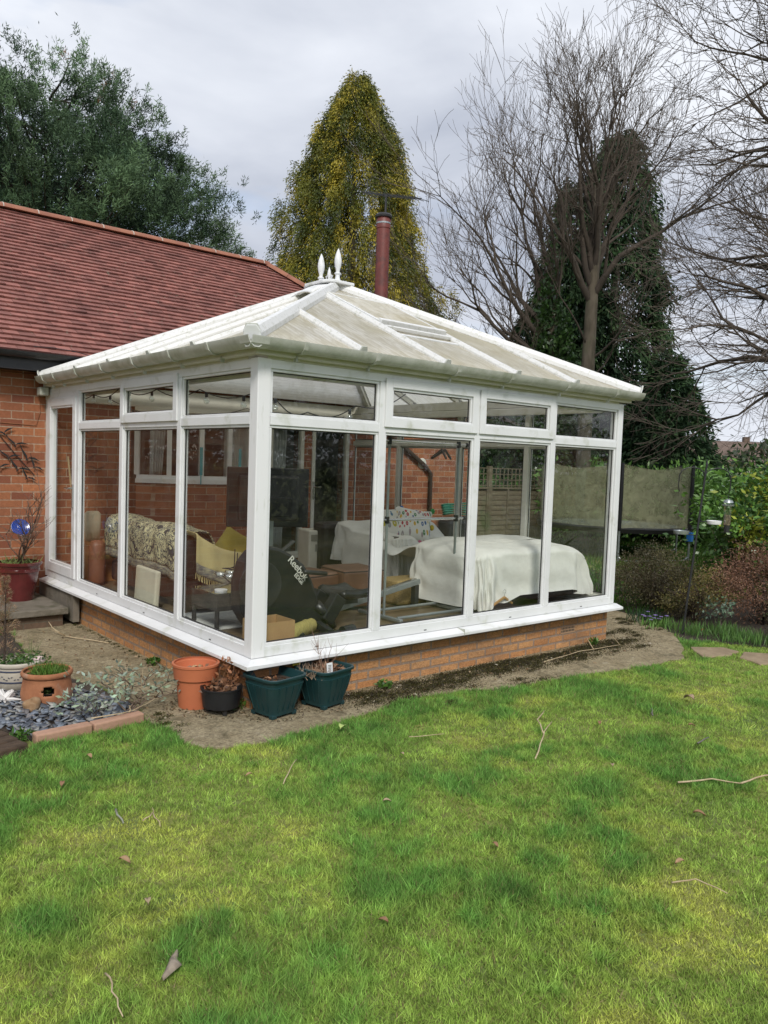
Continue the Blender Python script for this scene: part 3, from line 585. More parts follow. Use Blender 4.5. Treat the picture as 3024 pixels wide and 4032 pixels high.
for k_,a_ in ((0,A1),(1,A1),(2,A2),(3,A2)):
    d=(a_-K[k_]).normalized(); bar(K[k_]-d*.03,a_-d*.02,'hip_bar',M['bar'],.095,.07)
    MB().sweep(K[k_]-d*.045,K[k_]-d*.028,[(-.06,-.012),(.06,-.012),(.06,.05),(.035,.09),(-.035,.09),(-.06,.05)]).build('hip_end_cap',M['upvc'],con,bevel=.008)
# inner hip rafters seen through the glass
ir=MB()
for k_,a_ in ((0,A1),(1,A1),(2,A2),(3,A2)): ir.beam(K[k_]+Vector((0,0,-.05)),a_+Vector((0,0,-.05)),.06,.05)
for x_ in fb: ir.beam((x_,e0+.1,EZ),topF(x_)+Vector((0,0,-.04)),.045,.05)
for y_ in lb:
    for sg in (-1,1): q=topS(y_,sg); ir.beam((q.x*0+(e0+.1 if sg<0 else e1-.1),y_,EZ),q+Vector((0,0,-.04)),.045,.05)
ir.build('rafters',M['innerframe'],con)
# ridge boss, wings, finials, cresting
M['fin']=M['upvc']
rz=3.615
rb=MB(); rb.prism([(-.14+2.165,1.96),(.14+2.165,1.96),(.2+2.165,2.06),(.2+2.165,2.38),(.14+2.165,2.48),(-.14+2.165,2.48),(-.2+2.165,2.38),(-.2+2.165,2.06)],2,rz-.02,rz+.012)
rb.build('ridge_cap',M['upvc'],con,bevel=.008)
for s_ in (-1,1):
    w_=MB().grid(9,7,lambda a,b:(2.165+s_*(.05+a*.30),2.22+(b-.5)*(.46-a*.1),rz+.012-(a**1.6)*.13-abs(b-.5)**2*.12)); w_.build('ridge_wing',M['upvc'],con,smooth='auto',solid=.018)
FP=[(q[0]*.95,q[1]*.93) for q in [(0,.0),(.055,.0),(.055,.012),(.03,.03),(.024,.06),(.024,.085),(.036,.095),(.036,.105),(.02,.115),(.022,.14),(.034,.18),(.040,.225),(.038,.26),(.028,.31),(.014,.35),(.002,.375),(0,.376)]]
for yy in (2.07,2.37): MB().lathe(FP,(2.165,yy,rz+.01),20).build('finial',M['upvc'],con,smooth='auto')
cr_=MB(); cr_.box(2.158,2.172,2.12,2.32,rz+.012,rz+.035)
cr_.lathe([(0,0),(.012,.0),(.012,.05),(.022,.08),(.016,.12),(0,.17)],(2.165,2.22,rz+.03),10)
for s_ in (-1,1): cr_.tube([(2.165,2.22,rz+.05),(2.165,2.22+s_*.035,rz+.07),(2.165,2.22+s_*.055,rz+.10),(2.165,2.22+s_*.035,rz+.105)],[.008,.009,.012,.008],8)
cr_.build('ridge_crest',M['upvc'],con,smooth='auto')
# roof vent (opening light) between second and third front bars
sl_=(A1.z-EZ)/(A1.y-e0); zf=lambda y:EZ+(y-e0)*sl_
vt=MB(); 
vt.beam((1.69,.78,zf(.78)+.05),(2.49,.78,zf(.78)+.05),.05,.05,(0,-.45,.9)); vt.beam((1.69,.70,zf(.7)+.03),(2.49,.70,zf(.7)+.03),.03,.03,(0,-.45,.9))
vt.beam((1.70,.8,zf(.8)+.035),(1.70,1.58,zf(1.58)+.03),.035,.04); vt.beam((2.48,.8,zf(.8)+.035),(2.48,1.58,zf(1.58)+.03),.035,.04); vt.beam((1.69,1.58,zf(1.58)+.03),(2.49,1.58,zf(1.58)+.03),.04,.04)
vo=vt.build('roof_vent',M['bar'],con,bevel=.004)
MB().add([(1.7,.8,zf(.8)+.045),(2.48,.8,zf(.8)+.045),(2.48,1.58,zf(1.58)+.04),(1.7,1.58,zf(1.58)+.04)],[(0,1,2,3)]).build('vent_panel',M['polyF'],vo,solid=-.01)
MB().beam((1.69,.60,zf(.6)+.006),(2.49,.60,zf(.6)+.006),.03,.012,(0,-.45,.9)).build('vent_sill',M['upvc'],vo)
# fascia and soffit then gutter
ft=MB(); ft.box(-.055,LX+.055,-.055,-.035,ZT+.02,EZ-.02).box(-.055,-.035,-.034,4.42,ZT+.02,EZ-.02).box(LX+.035,LX+.055,-.034,4.42,ZT+.02,EZ-.02)
ft.box(-.034,LX+.034,-.034,.002,ZT+.02,ZT+.035).box(-.034,.001,.003,4.42,ZT+.02,ZT+.035); ft.build('fascia_board',M['cream_beam'],con)
GP=[(q[0]*.92,q[1]*.86) for q in [(.062,.0),(.062,-.052),(.03,-.078),(-.01,-.078),(-.045,-.05),(-.062,-.005),(-.064,.004),(-.056,.004),(-.054,-.004),(-.038,-.045),(-.008,-.070),(.026,-.070),(.055,-.048),(.055,0)]]
gz=EZ+.0
def gut(p,q,flip=1):
    return MB().sweep(p,q,[(a*flip,b_) for a,b_ in GP])
go=-.118
g1=gut((go+.03,go,gz),(LX+.12,go,gz),-1).build('gutter',M['gutter'],con,smooth='auto')
g2=gut((go,4.32,gz),(go,go+.03,gz),-1).build('gutter',M['gutter'],con,smooth='auto')
GC=[(a*1.07,b_*1.07-.001) for a,b_ in GP[:7]]+[(a*.97,b_*.97) for a,b_ in GP[7:]]
MB().sweep((go,go+.09,gz),(go,go-.035,gz),[(-a*1.03,b_*1.03) for a,b_ in GP]).sweep((go-.035,go,gz),(go+.10,go,gz),[(-a*1.035,b_*1.035) for a,b_ in GP]).build('gutter_angle',M['gutter'],con)
for x_ in (.27,.91,1.76,2.41,3.2,3.98):
    MB().sweep((x_-.016,go,gz),(x_+.016,go,gz),[(-a*1.15,b_*1.13) for a,b_ in GP]).box(x_-.008,x_+.008,-.06,-.03,gz-.12,gz-.08).build('gutter_bracket',M['gutter'],g1)
for y_ in (.42,1.05,1.75,2.45,3.1,3.75,4.1):
    MB().sweep((go,y_+.016,gz),(go,y_-.016,gz),[(-a*1.15,b_*1.13) for a,b_ in GP]).box(-.06,-.03,y_-.008,y_+.008,gz-.12,gz-.08).build('gutter_bracket',M['gutter'],g2)
gut((LX+.06,go+.06,gz),(LX+.06,4.3,gz),-1).build('gutter',M['gutter'],con,smooth='auto')
MB().box(-.11,-.02,4.33,4.46,gz-.19,gz-.10).build('gutter_outlet',M['gutter'],con,bevel=.01)
#==INSIDE==
FZ=.38
def rbox(x0,x1,y0,y1,z0,z1,nm,m,par,bev=.03): return MB().box(x0,x1,y0,y1,z0,z1).build(nm,m,par,bevel=bev)
def drape(x0,x1,y0,y1,zt,hem,amp=.03,fold=9,seed=0,rnd=.1,top=None,nu=200,nv=34,flare=.04):
    """cloth lying on a box: perimeter loops from the centre of the top out and then down to the hem"""
    rr=random.Random(seed); cx,cy=(x0+x1)/2,(y0+y1)/2; hx,hy=(x1-x0)/2,(y1-y0)/2; ph=[rr.uniform(0,6.28) for _ in range(6)]
    def fn(a,b):
        t=a*6.28318; c,s=math.cos(t),math.sin(t); e=.2; ux=math.copysign(abs(c)**e,c); uy=math.copysign(abs(s)**e,s)
        if b<.35:
            k=b/.35; X,Y=cx+hx*ux*k*.985,cy+hy*uy*k*.985; Z=(top(X,Y) if top else zt)-.035*max(0,(k-.8)/.2)**2
            Z+=.008*math.sin(X*17+ph[0]+Y*9)*math.sin(Y*13+ph[1])
        else:
            k=(b-.35)/.65; X0,Y0=cx+hx*ux,cy+hy*uy; zz=(top(X0,Y0) if top else zt)-.035; h=hem(X0,Y0); Z=zz-(zz-h)*k
            w=amp*k**.8*(math.sin(t*fold+ph[2]+1.3*math.sin(t*3+ph[4])+k*.8)+.5*math.sin(t*fold*2.3+ph[3]))+flare*k+ .012*math.sin(Z*21+t*13+ph[5])*math.sin(t*17+Z*5)
            X,Y=X0+ux*w,Y0+uy*w
        return (X,Y,Z)
    return MB().grid(nu,nv,fn)
# sofa covered with white throws along the far side
sf=thing('sofa',(3.5,2.4,FZ),'dark brown leather sofa under white throws at the far side of the conservatory','sofa')
rbox(2.88,4.2,1.75,2.9,FZ+.06,FZ+.28,'base',M['leather'],sf); rbox(2.88,3.12,1.8,2.9,FZ+.28,.96,'arm',M['leather'],sf,.06); rbox(3.14,4.2,2.62,2.92,FZ+.28,1.02,'backrest',M['leather'],sf,.07)
rbox(3.14,4.2,1.78,2.6,FZ+.28,.80,'seat',M['leather'],sf,.06)
for (a,b) in ((2.95,1.82),(4.1,1.82),(2.95,2.83),(4.1,2.83)): MB().tube([(a,b,FZ),(a,b,FZ+.07)],.03,8).build('leg',M['black'],sf)
def sofatop(X,Y):
    back=1/(1+math.exp(-(Y-2.52)/.05)); arm=1/(1+math.exp((X-3.16)/.035)); return .845+max(.22*back,.14*arm)+.02*math.sin(X*7)*math.sin(Y*9)
tag(drape(2.85,4.22,1.72,2.93,.85,lambda x,y:.45+.05*math.sin(x*5)+(.1 if y>2.6 else 0),.035,11,3,top=sofatop,nu=240,nv=60).build('throw',M['whitecloth'],smooth=True,fixn=False),'white throw over the seat, arm and back of the far sofa','throw')
rbox(2.72,3.3,2.94,3.2,FZ+.02,1.03,'armchair',M['leather'],None,.06)
tag(bpy.data.objects['armchair'],'black leather chair back showing just behind the draped sofa arm','armchair')
# second sofa, back to the front windows, under a big dust sheet
s2=thing('sofa',(3.4,.75,FZ),'dark sofa hidden under a big white dust sheet against the front windows','sofa')
rbox(2.68,4.16,.36,1.12,FZ+.06,.6,'base',M['leather'],s2); rbox(2.68,4.16,.36,.6,.6,.93,'backrest',M['leather'],s2,.06)
rbox(2.68,2.88,.62,1.12,.6,.9,'arm',M['leather'],s2,.05); rbox(3.94,4.16,.62,1.15,.6,.9,'arm',M['leather'],s2,.05)
def hem2(x,y):
    h=.43+.13*max(0,min(1,(x-2.62)/.6))
    if x>3.75: h-=.10*(x-3.75)/.4
    return h+.012*math.sin(x*23)
def top2(X,Y): return .975+.05*math.sin((Y-.3)/.9*1.6)-.10*max(0,(X-3.95)/.25)**2-.03*max(0,(2.7-X)/.2)+.008*math.sin(X*9)
tag(drape(2.54,4.28,.26,1.2,.97,hem2,.036,15,5,top=top2,flare=.03,nu=320,nv=50).build('dust_sheet',M['whitecloth'],smooth=True,fixn=False),'big white dust sheet hanging over the sofa at the front windows','dust sheet')
MB2=MB().grid(26,16,lambda a,b:(2.62+.55*a,1.2+.75*b,.93-.10*math.sin(b*3.14)+.02*math.sin(a*12)+.03*math.sin(b*9+a*5)))
tag(MB2.build('throw',M['whitecloth'],smooth=True,solid=.006,fixn=False),'white throw bridging the gap between the two draped sofas','throw')
# cushions
def cushion(name,c,w,h,th,rot,m,label,tassels=None):
    k=14; mb=MB(); mt=Matrix.Translation(c)@(Matrix.Rotation(rot[2],4,'Z')@Matrix.Rotation(rot[0],4,'X')@Matrix.Rotation(rot[1],4,'Y'))
    for sg in (-1,1):
        def fn(a,b):
            x,z=a*2-1,b*2-1; pin=1-.10*(1-abs(x)**2)*abs(z)-.10*(1-abs(z)**2)*abs(x)
            t_=sg*th*.5*max(0,(1-x**4)*(1-z**4))**.6; return mt@Vector((x*w/2*(1-.08*(1-z*z)*abs(x)),t_,z*h/2*(1-.08*(1-x*x)*abs(z))))
        mb.grid(k,k,fn)
    o=thing(name,tuple(c),label,'cushion'); mb.build('cover',m,o,smooth=True)
    if tassels:
        for i,(a,b) in enumerate(((-1,-1),(-.3,-1),(.4,-1),(1,-1),(1,1),(1,0))):
            p=mt@Vector((a*w/2,0,b*h/2)); MB().ball(p,.028,8,(1,1,1.3)).build('tassel',tassels[i%len(tassels)],o,smooth=True)
    return o
def fishmat(name,bgc=(.72,.71,.66),sc=11,cols=((.45,.05,.06),(.08,.22,.10),(.62,.40,.05),(.05,.12,.3),(.35,.3,.3))):
    m,t,b,o=newmat(name); v=scaled(t,(sc*2.3,sc*2.3,sc*.8)); vo=t.nodes.new('ShaderNodeTexVoronoi'); vo.inputs['Scale'].default_value=1; vo.inputs['Randomness'].default_value=.35; t.links.new(v,vo.inputs['Vector'])
    sp=t.nodes.new('ShaderNodeSeparateColor'); t.links.new(vo.outputs['Color'],sp.inputs[0])
    c=t.nodes.new('ShaderNodeValToRGB'); c.color_ramp.interpolation='CONSTANT'; e=c.color_ramp.elements
    while len(e)<len(cols): e.new(.5)
    for i,q in enumerate(cols): e[i].position=i/len(cols); e[i].color=c4(q)
    t.links.new(sp.outputs[0],c.inputs[0])
    col=mix(t,ramp(t,vo.outputs['Distance'],[(.36,1.),(.40,0.)]),bgc,c.outputs[0]); col=mix(t,ramp(t,vo.outputs['Distance'],[(.10,1.),(.13,0.)]),col,bgc)
    t.links.new(col,b.inputs['Base Color']); b.inputs['Roughness'].default_value=.9; return m
tas=[mat('tassel_%s'%n_,c_) for n_,c_ in (('green',(.05,.3,.08)),('yellow',(.6,.45,.03)),('pink',(.5,.08,.2)),('blue',(.05,.15,.4)))]
cushion('cushion',(3.40,2.12,1.06),.46,.42,.16,(-.45,0.15,-.45),fishmat('fish_print'),'white cushion printed with colourful fish and bright tassels on the draped sofa',tas)
cushion('cushion',(3.16,2.25,1.06),.42,.42,.14,(-.55,0,-.2),fishmat('stripe_print',(.66,.64,.58),6,((.3,.3,.3),(.45,.4,.05),(.1,.2,.3),(.5,.2,.2))),'patterned cushion tucked behind the fish print cushion',tas[::-1])
rbm=mat('red_stripe_cloth',(.3,.05,.04),(.08,.03,.03),.9,30)
cushion('cushion',(3.66,2.38,1.08),.3,.24,.12,(-.4,.2,-.3),rbm,'small dark red striped cushion at the back of the draped sofa')
# cream portable air conditioner
acm=mat('cream_plastic',(.78,.75,.64),(.7,.67,.57),.45)
ac=thing('air_conditioner',(2.87,3.3,FZ),'cream portable air conditioner with grey side grille beside the tan pouffes','air conditioner')
def acb(): return MB()
rz_=rad(-40)
def rot_(mb,c,a):
    ca,sa=math.cos(a),math.sin(a); mb.v=[(c[0]+(x-c[0])*ca-(y-c[1])*sa,c[1]+(x-c[0])*sa+(y-c[1])*ca,z) for x,y,z in mb.v]; return mb
AC=(2.83,3.2); ra=rad(-12)
rot_(MB().box(2.64,2.98,3.05,3.4,FZ,.93),AC,ra).build('body',acm,ac,bevel=.02)
rot_(MB().box(2.665,2.955,3.044,3.049,.80,.88),AC,ra).build('control_panel',mat('panel_grey',(.36,.34,.28)),ac,bevel=.002)
kb=MB().lathe([(0,.03),(.018,.03),(.022,0)],(0,0,0),16); kb.v=[(2.92+a,3.042-c_,.84+b_) for a,b_,c_ in kb.v]; rot_(kb,AC,ra).build('knob',M['gutter'],ac)
rot_(MB().box(2.981,2.987,3.08,3.37,.62,.90),AC,ra).build('side_grille',mat('grille_grey',(.24,.23,.21),(.3,.22,.12)),ac)
sp_=MB()
for i in range(8): sp_.box(2.72,2.775-.01*(i%3),3.044,3.047,.755-i*.011,.761-i*.011).box(2.785,2.835-.012*(i%2),3.044,3.047,.755-i*.011,.761-i*.011)
rot_(sp_,AC,ra).build('instruction_print',mat('print_grey',(.25,.24,.2)),ac)
# two tan leather pouffes
for i,(c,lab) in enumerate((((1.42,1.38),'tan leather pouffe nearer the rowing machine'),((1.86,1.28),'tan leather pouffe nearer the clothes rail'))):
    p=thing('pouffe',(c[0],c[1],FZ),lab,'pouffe','tan leather pouffes'); mb=rot_(MB().box(c[0]-.23,c[0]+.23,c[1]-.23,c[1]+.23,FZ+.03,.735+.03*i),c,rad(8-14*i)); q=mb.build('body',M['tan'],p,bevel=.035)
    z_=.715+.03*i; P=[(c[0]+a*.222,c[1]+b*.222,z_) for a,b in ((-1,-1),(1,-1),(1,1),(-1,1),(-1,-1))]; rot_(MB().tube(P,.006,6),c,rad(8-14*i)).build('piping',M['leather'],p)
wk=mat('wicker',(.42,.30,.12),(.25,.17,.07),.8,60,.6,90,stretch=(1,1,3))
MB().box(2.25,2.7,1.05,1.4,FZ,.62).build('wicker_basket',wk,bevel=.03); tag(bpy.data.objects['wicker_basket'],'straw coloured wicker basket behind the clothes rail','basket')
# rowing machine
rw=thing('rowing_machine',(.9,.6,FZ),'black rowing machine with big flywheel housing, slide rail and padded seat','rowing machine')
HO=[(.20,.62),(.20,.84),(.24,.98),(.31,1.06),(.42,1.105),(.53,1.085),(.64,1.03),(.77,.94),(.85,.81),(.90,.70),(.94,.58),(.98,.50),(1.03,.44),(.99,.41),(.78,.44),(.5,.46),(.3,.47)]
MB().prism(HO,1,.50,.68).build('flywheel_housing',M['blackpl'],rw,bevel=.03)
MB().prism([(.36+.19*math.cos(a),.80+.19*math.sin(a)) for a in [i*.2618 for i in range(24)]],1,.488,.499).build('flywheel_cover',M['black'],rw,bevel=.006)
MB().tube([(.9,.52,.6),(.97,.5,.54),(1.04,.5,.47),(1.07,.5,.40)],[.05,.04,.035,.03],10).build('foot_guard',M['blackpl'],rw,smooth=True)
MB().beam((1.05,.62,.505),(2.42,.95,.63),.07,.05).build('slide_rail',M['steel'],rw,bevel=.006)
MB().beam((1.3,.66,.535),(2.38,.935,.632),.03,.06).build('rail_track',M['chrome'],rw)
seat=MB().grid(14,10,lambda a,b:(1.13+.34*a,.48+.34*b,.66+.03*abs(a*2-1)**2+.035*abs(b*2-1)**2-.04*max(0,abs(a*2-1)-.75)*4)); seat.build('seat',M['blackpl'],rw,smooth=True,solid=.06)
MB().box(1.2,1.4,.6,.72,.56,.605).build('seat_carriage',M['black'],rw)
MB().tube([(.70,.40,.90),(.78,.44,.885),(.98,.5,.855)],.018,10).build('handle',M['black'],rw,smooth=True)
MB().beam((.55,.27,.405),(1.06,.31,.405),.05,.04).build('floor_bar',M['black'],rw,bevel=.008)
MB().tube([(.99,.27,.42),(1.12,.30,.42)],.04,12).build('wheel',M['blackpl'],rw,smooth='auto')
MB().beam((.62,.3,.41),(.62,.6,.5),.05,.05).beam((.9,.3,.41),(.92,.6,.46),.05,.05).build('front_frame',M['black'],rw)
MB().beam((2.38,.94,.6),(2.38,.94,.39),.06,.05,(1,0,0)).build('rear_leg',M['black'],rw)
def footplate(y): return MB().obox((1.05,y,.56),(.12,.09,.24),(0,.6,0))
for y_ in (.50,.74): footplate(y_).build('footrest',M['blackpl'],rw,bevel=.01)
for (tx,sz,px_,pz_,nm) in (('Reebok',.083,.60,.985,'lettering'),('EDGE',.046,.665,.86,'lettering')):
    mw=Matrix.Translation((px_,.496,pz_))@Matrix.Rotation(rad(46),4,'Y')@Matrix.Rotation(rad(90),4,'X'); text(nm,tx,sz,M['innerframe'],rw,mw,bold=.0005)
rm_=MB().obox((.66,.60,1.075),(.16,.045,.02),(0,-.6,0)).build('remote_control',M['black'],bevel=.006); tag(rm_,'black remote control resting on the rowing machine housing','remote control')
# television on a stand, back towards the garden
tv=thing('television',(1.12,1.62,FZ),'black television seen from behind on a floor stand','television')
def tvb(mb): return rot_(mb,(1.12,1.6),rad(-22))
tvb(MB().box(.72,1.48,1.58,1.62,1.14,1.69)).build('screen_bezel',M['blackpl'],tv,bevel=.01)
tvb(MB().box(.82,1.38,1.53,1.579,1.2,1.62)).build('rear_housing',M['black'],tv,bevel=.03); tvb(MB().box(.9,1.3,1.50,1.53,1.24,1.42)).build('socket_panel',M['blackpl'],tv,bevel=.008)
tvb(MB().box(1.05,1.15,1.56,1.60,.42,1.2)).build('stand_column',M['steel'],tv); tvb(MB().box(.85,1.35,1.45,1.85,FZ,.41)).build('stand_base',M['black'],tv)
tvb(MB().tube([(1.0,1.5,1.3),(.98,1.49,1.1),(1.02,1.5,.8),(.98,1.48,.5),(1.0,1.5,.41)],.006,6)).build('cable',M['black'],tv)
# clothes rail
cl=thing('clothes_rail',(2.1,.6,FZ),'grey metal clothes rail on splayed feet behind the front windows','clothes rail')
for x_ in (1.70,2.56):
    MB().tube([(x_,.6,FZ+.03),(x_,.6,1.98)],.0125,10).build('upright',M['steel'],cl,smooth='auto'); MB().beam((x_,.36,FZ+.03),(x_,.95,FZ+.03),.04,.03).build('foot',M['steel'],cl,bevel=.008)
    for z_ in (1.27,1.965): MB().tube([(x_,.6,z_-.03),(x_,.6,z_+.03)],.021,10).build('joint',M['blackpl'],cl)
for z_ in (1.27,1.965): MB().tube([(1.62,.6,z_),(2.66,.6,z_)],.0125,10).build('top_bar' if z_>1.5 else 'middle_bar',M['chrome'],cl,smooth='auto'); 
for z_ in (1.27,1.965): MB().ball((2.67,.6,z_),.024,10).build('end_knob',M['blackpl'],cl)
for y_ in (.42,.8): MB().tube([(1.70,y_,FZ+.045),(2.56,y_,FZ+.045)],.014,8).build('base_bar',M['steel'],cl)
def hanger(x,y,z,rz,m,w,label,tilt=0):
    o=thing('coat_hanger',(0,0,0),label,'coat hanger'); 
    MB().tube([(0,0,-.075),(0,0,-.045),(.018,0,-.03),(.02,0,-.012),(0,0,0),(-.02,0,-.012)],.0022,6).build('hook',M['chrome'],o)
    for sg in (-1,1): MB().sweep((0,0,-.075),(sg*w/2,.03,-.155),[(-.008,-.011),(.008,-.011),(.008,.011),(-.008,.011)]).build('arm',m,o,bevel=.004)
    o.location=(x,y,z); o.rotation_euler=(0,tilt,rz)
hw=mat('walnut',(.07,.045,.035)); hanger(2.34,.6,1.985,1.15,hw,.4,'dark hanger at the back of the pair on the clothes rail'); hanger(2.38,.6,1.985,.35,hw,.4,'dark hanger nearest the right upright of the clothes rail')
hanger(2.86,.215,.62,.12,mat('beech',(.5,.28,.1)),.36,'pale wooden hanger standing against the hem of the dust sheet')
# cardboard box, straw roll, ball, book
kr=mat('cardboard',(.42,.26,.12),(.36,.22,.10),.9,5); bx_=MB(); x0,x1,y0,y1,z0,z1=.17,.46,.16,.42,FZ,.585
bx_.box(x0,x1,y0,y0+.006,z0,z1).box(x0,x1,y1-.006,y1,z0,z1).box(x0,x0+.006,y0+.006,y1-.006,z0,z1).box(x1-.006,x1,y0+.006,y1-.006,z0,z1).box(x0+.006,x1-.006,y0+.006,y1-.006,z0,z0+.006)
cb_=thing('cardboard_box',(.31,.29,FZ),'open brown cardboard box just inside the corner post','box'); bx_.build('carton',kr,cb_)
MB().box(.20,.43,.2,.38,z0+.006,.50).build('contents',mat('brown_paper',(.3,.2,.1)),cb_,bevel=.02)
bk=MB().obox((.15,.30,.395),(.035,.12,.022),(0,.1,0)).build('book',M['upvc'],bevel=.002); tag(bk,'small white booklet on the floor beside the cardboard box','booklet')
straw=mat('straw_weave',(.48,.40,.13),(.3,.25,.08),.9,40,.5,60,stretch=(4,1,1))
ro=MB()
nrm=[.045+.006*math.sin(i*1.9) for i in range(15)]; ro.tube([(.50+.36*i/14,.30+.22*i/14,FZ+.062) for i in range(15)],[.05+.012*abs(math.sin(i*1.3)) for i in range(15)],16)
tag(ro.build('straw_roll',straw,smooth=True),'rolled yellow straw mat lying between the cardboard box and the rowing machine','mat')
tag(MB().ball((.98,.29,FZ+.02),.02,10).build('ball',mat('orange_plastic',(.7,.1,.02)),smooth=True),'tiny orange ball on the conservatory floor','ball')
# wicker side table with glass top
rat=mat('grey_rattan',(.07,.065,.055),(.03,.03,.028),.6,8,1.,120,stretch=(1,1,3)); tb=thing('side_table',(.42,1.08,FZ),'dark grey woven rattan side table with a glass top','table')
x0,x1,y0,y1=.19,.65,.87,1.30
for a in (x0+.02,x1-.02):
    for b in (y0+.02,y1-.02): MB().tube([(a,b,FZ),(a,b,.62)],.019,10).build('leg',rat,tb)
MB().box(x0,x1,y0,y1,.55,.685).build('apron',rat,tb,bevel=.01); MB().box(x0-.005,x1+.005,y0-.005,y1+.005,.688,.696).build('glass_top',GL,tb)
# candle stand of wire with glass bowls
cs=thing('candle_stand',(.45,1.05,.697),'black wire candle stand with shallow glass bowls on the rattan table','candle stand')
wr=MB()
for i,a in enumerate((0,1.3,2.6,3.9,5.2)):
    wr.tube([(.45,1.05,.70),(.45+.03*math.cos(a),1.05+.03*math.sin(a),.74),(.45+.10*math.cos(a),1.05+.10*math.sin(a),.80)],.004,6)
wr.tube([(.44,1.05,.70),(.45,1.05,1.02)],.004,6).tube([(.46,1.05,.70),(.475,1.05,.99)],.004,6).tube([(.47,1.05,.7),(.50,1.04,.93)],.004,6)
sw=[(.45+(.02+.018*i/3)*math.cos(i*.7),1.05+(.02+.018*i/3)*math.sin(i*.7),.86+.008*math.sin(i)) for i in range(16)]; wr.tube(sw,.004,6); wr.build('wire_frame',M['black'],cs)
BW=glassmat('clear_glass',(.93,.96,.95),2.2,.12)
for i,a in enumerate((0,1.3,2.6,3.9,5.2)):
    c=(.45+.11*math.cos(a),1.05+.11*math.sin(a),.79); MB().lathe([(.012,0),(.04,.012),(.055,.035),(.058,.036),(.042,.006)],c,16).build('bowl',BW,cs,smooth=True); MB().lathe([(0,.012),(.034,.012),(.034,.028),(0,.028)],c,14).build('candle',M['upvc'],cs)
tag(MB().lathe([(0,0),(.05,0),(.052,.012),(0,.012)],(.29,.98,.697),18).build('saucer',M['upvc'],smooth='auto'),'small white saucer at the near corner of the rattan table','saucer')
rg=MB().grid(22,16,lambda a,b:(.22+.62*a,.95+.75*b,FZ+.012+.05*max(0,math.sin(a*4+b*3))*b)); tag(rg.build('rug',mat('white_fleece',(.58,.58,.55),(.48,.48,.45),.95,30),smooth=True,solid=.01,fixn=False),'rumpled white rug on the floor under the rattan table','rug')
# folded cream board leaning
cp=MB().obox((.17,2.13,.56),(.05,.50,.37),(0,.06,-.05)); tag(cp.build('cream_panel',mat('cream_fabric',(.62,.58,.44),(.56,.52,.4),.85),bevel=.015),'cream padded panel leaning inside the side windows','panel')
# paisley covered sofa along the side windows
s3=thing('sofa',(.75,2.6,FZ),'dark leather sofa with a paisley throw along the side windows','sofa')
rbox(.36,1.2,1.55,3.5,FZ+.06,.66,'base',M['leather'],s3,.04); rbox(.36,.62,1.75,3.5,.66,1.06,'backrest',M['leather'],s3,.07); rbox(.62,1.2,3.25,3.5,.66,.9,'arm',M['leather'],s3,.06); rbox(.62,1.2,1.55,1.8,.66,.86,'arm',M['leather'],s3,.06)
m,t,b,o=newmat('paisley'); v=scaled(t,(9,9,9)); nn=noise(t,.75,2,v,3.2); nn2=noise(t,5,3,v,1.5)
col=ramp(t,nn,[(.42,(.04,.042,.04)),(.445,(.62,.56,.32)),(.50,(.64,.58,.35)),(.515,(.035,.04,.06)),(.56,(.06,.06,.05)),(.575,(.62,.56,.33))]); col=mix(t,ramp(t,nn2,[(.57,0.),(.6,.8)]),col,(.08,.09,.12))
t.links.new(col,b.inputs['Base Color']); b.inputs['Roughness'].default_value=.95; PA=m
def bord(name,z0,par=None):
    return mat(name,(.34,.31,.2),(.09,.09,.1),.95,70,stretch=(.25,.25,1))
def tp(X,Y): return 1.13-.02*math.sin(Y*3)
th=thing('throw',(.5,2.6,.9),'blue and cream paisley throw with a patterned border over the sofa back','throw')
def thr(k0,k1): # section of the throw: outer drop, top roll, inner drop
    P=[(.325,.78),(.31,.90),(.31,1.04),(.36,1.12),(.48,1.145),(.60,1.12),(.66,1.02),(.67,.80)]
    return lambda a,b:((lambda q,ff:(P[q][0]+(P[q+1][0]-P[q][0])*ff+.012*math.sin(a*40+b*3),3.56-1.80*a,P[q][1]+(P[q+1][1]-P[q][1])*ff+.015*math.sin(a*11)-.05*a*(1-b)))(min(6,int((k0+(k1-k0)*b)*7)),(k0+(k1-k0)*b)*7-min(6,int((k0+(k1-k0)*b)*7))))
MB().grid(70,26,thr(0,1)).build('cloth',PA,th,smooth=True,solid=.008,fixn=False)
MB().grid(70,4,lambda a,b:(.322+.012*math.sin(a*40),3.56-1.80*a,.70+.085*b+.015*math.sin(a*11)-.05*a)).build('border',bord('border_weave',0),th,smooth=True,solid=.006,fixn=False)
yel=mat('ochre_cloth',(.52,.43,.20),(.46,.38,.18),.95,5,.3,14)
t2=thing('throw',(.8,1.7,.8),'plain ochre yellow throw with a patterned fringed border over the near sofa arm','throw')
MB().grid(40,24,lambda a,b:(.33+.95*a,1.95-.45*min(1,b*1.6)+.012*math.sin(a*30)*b,(1.10-.32*a**.8 if b<.62 else (1.10-.32*a**.8)-(b-.62)*.62)+.02*math.sin(a*9+b*4)*(1-b*.3)-.03*(1-b)*math.sin(a*3.14))).build('cloth',yel,t2,smooth=True,solid=.008,fixn=False)
MB().grid(40,5,lambda a,b:(.33+.95*a,1.493+.012*math.sin(a*30),(1.10-.32*a**.8)-.235-.09*b)).build('border',bord('border2',0),t2,smooth=True,solid=.006,fixn=False)
fr_=MB()
for i in range(60):
    a=i/59; x_=.33+.95*a; z_=(1.10-.32*a**.8)-.325; fr_.tube([(x_,1.493+.012*math.sin(a*30),z_),(x_+R.uniform(-.008,.008),1.49,z_-.055)],.003,4)
fr_.build('fringe',yel,t2)
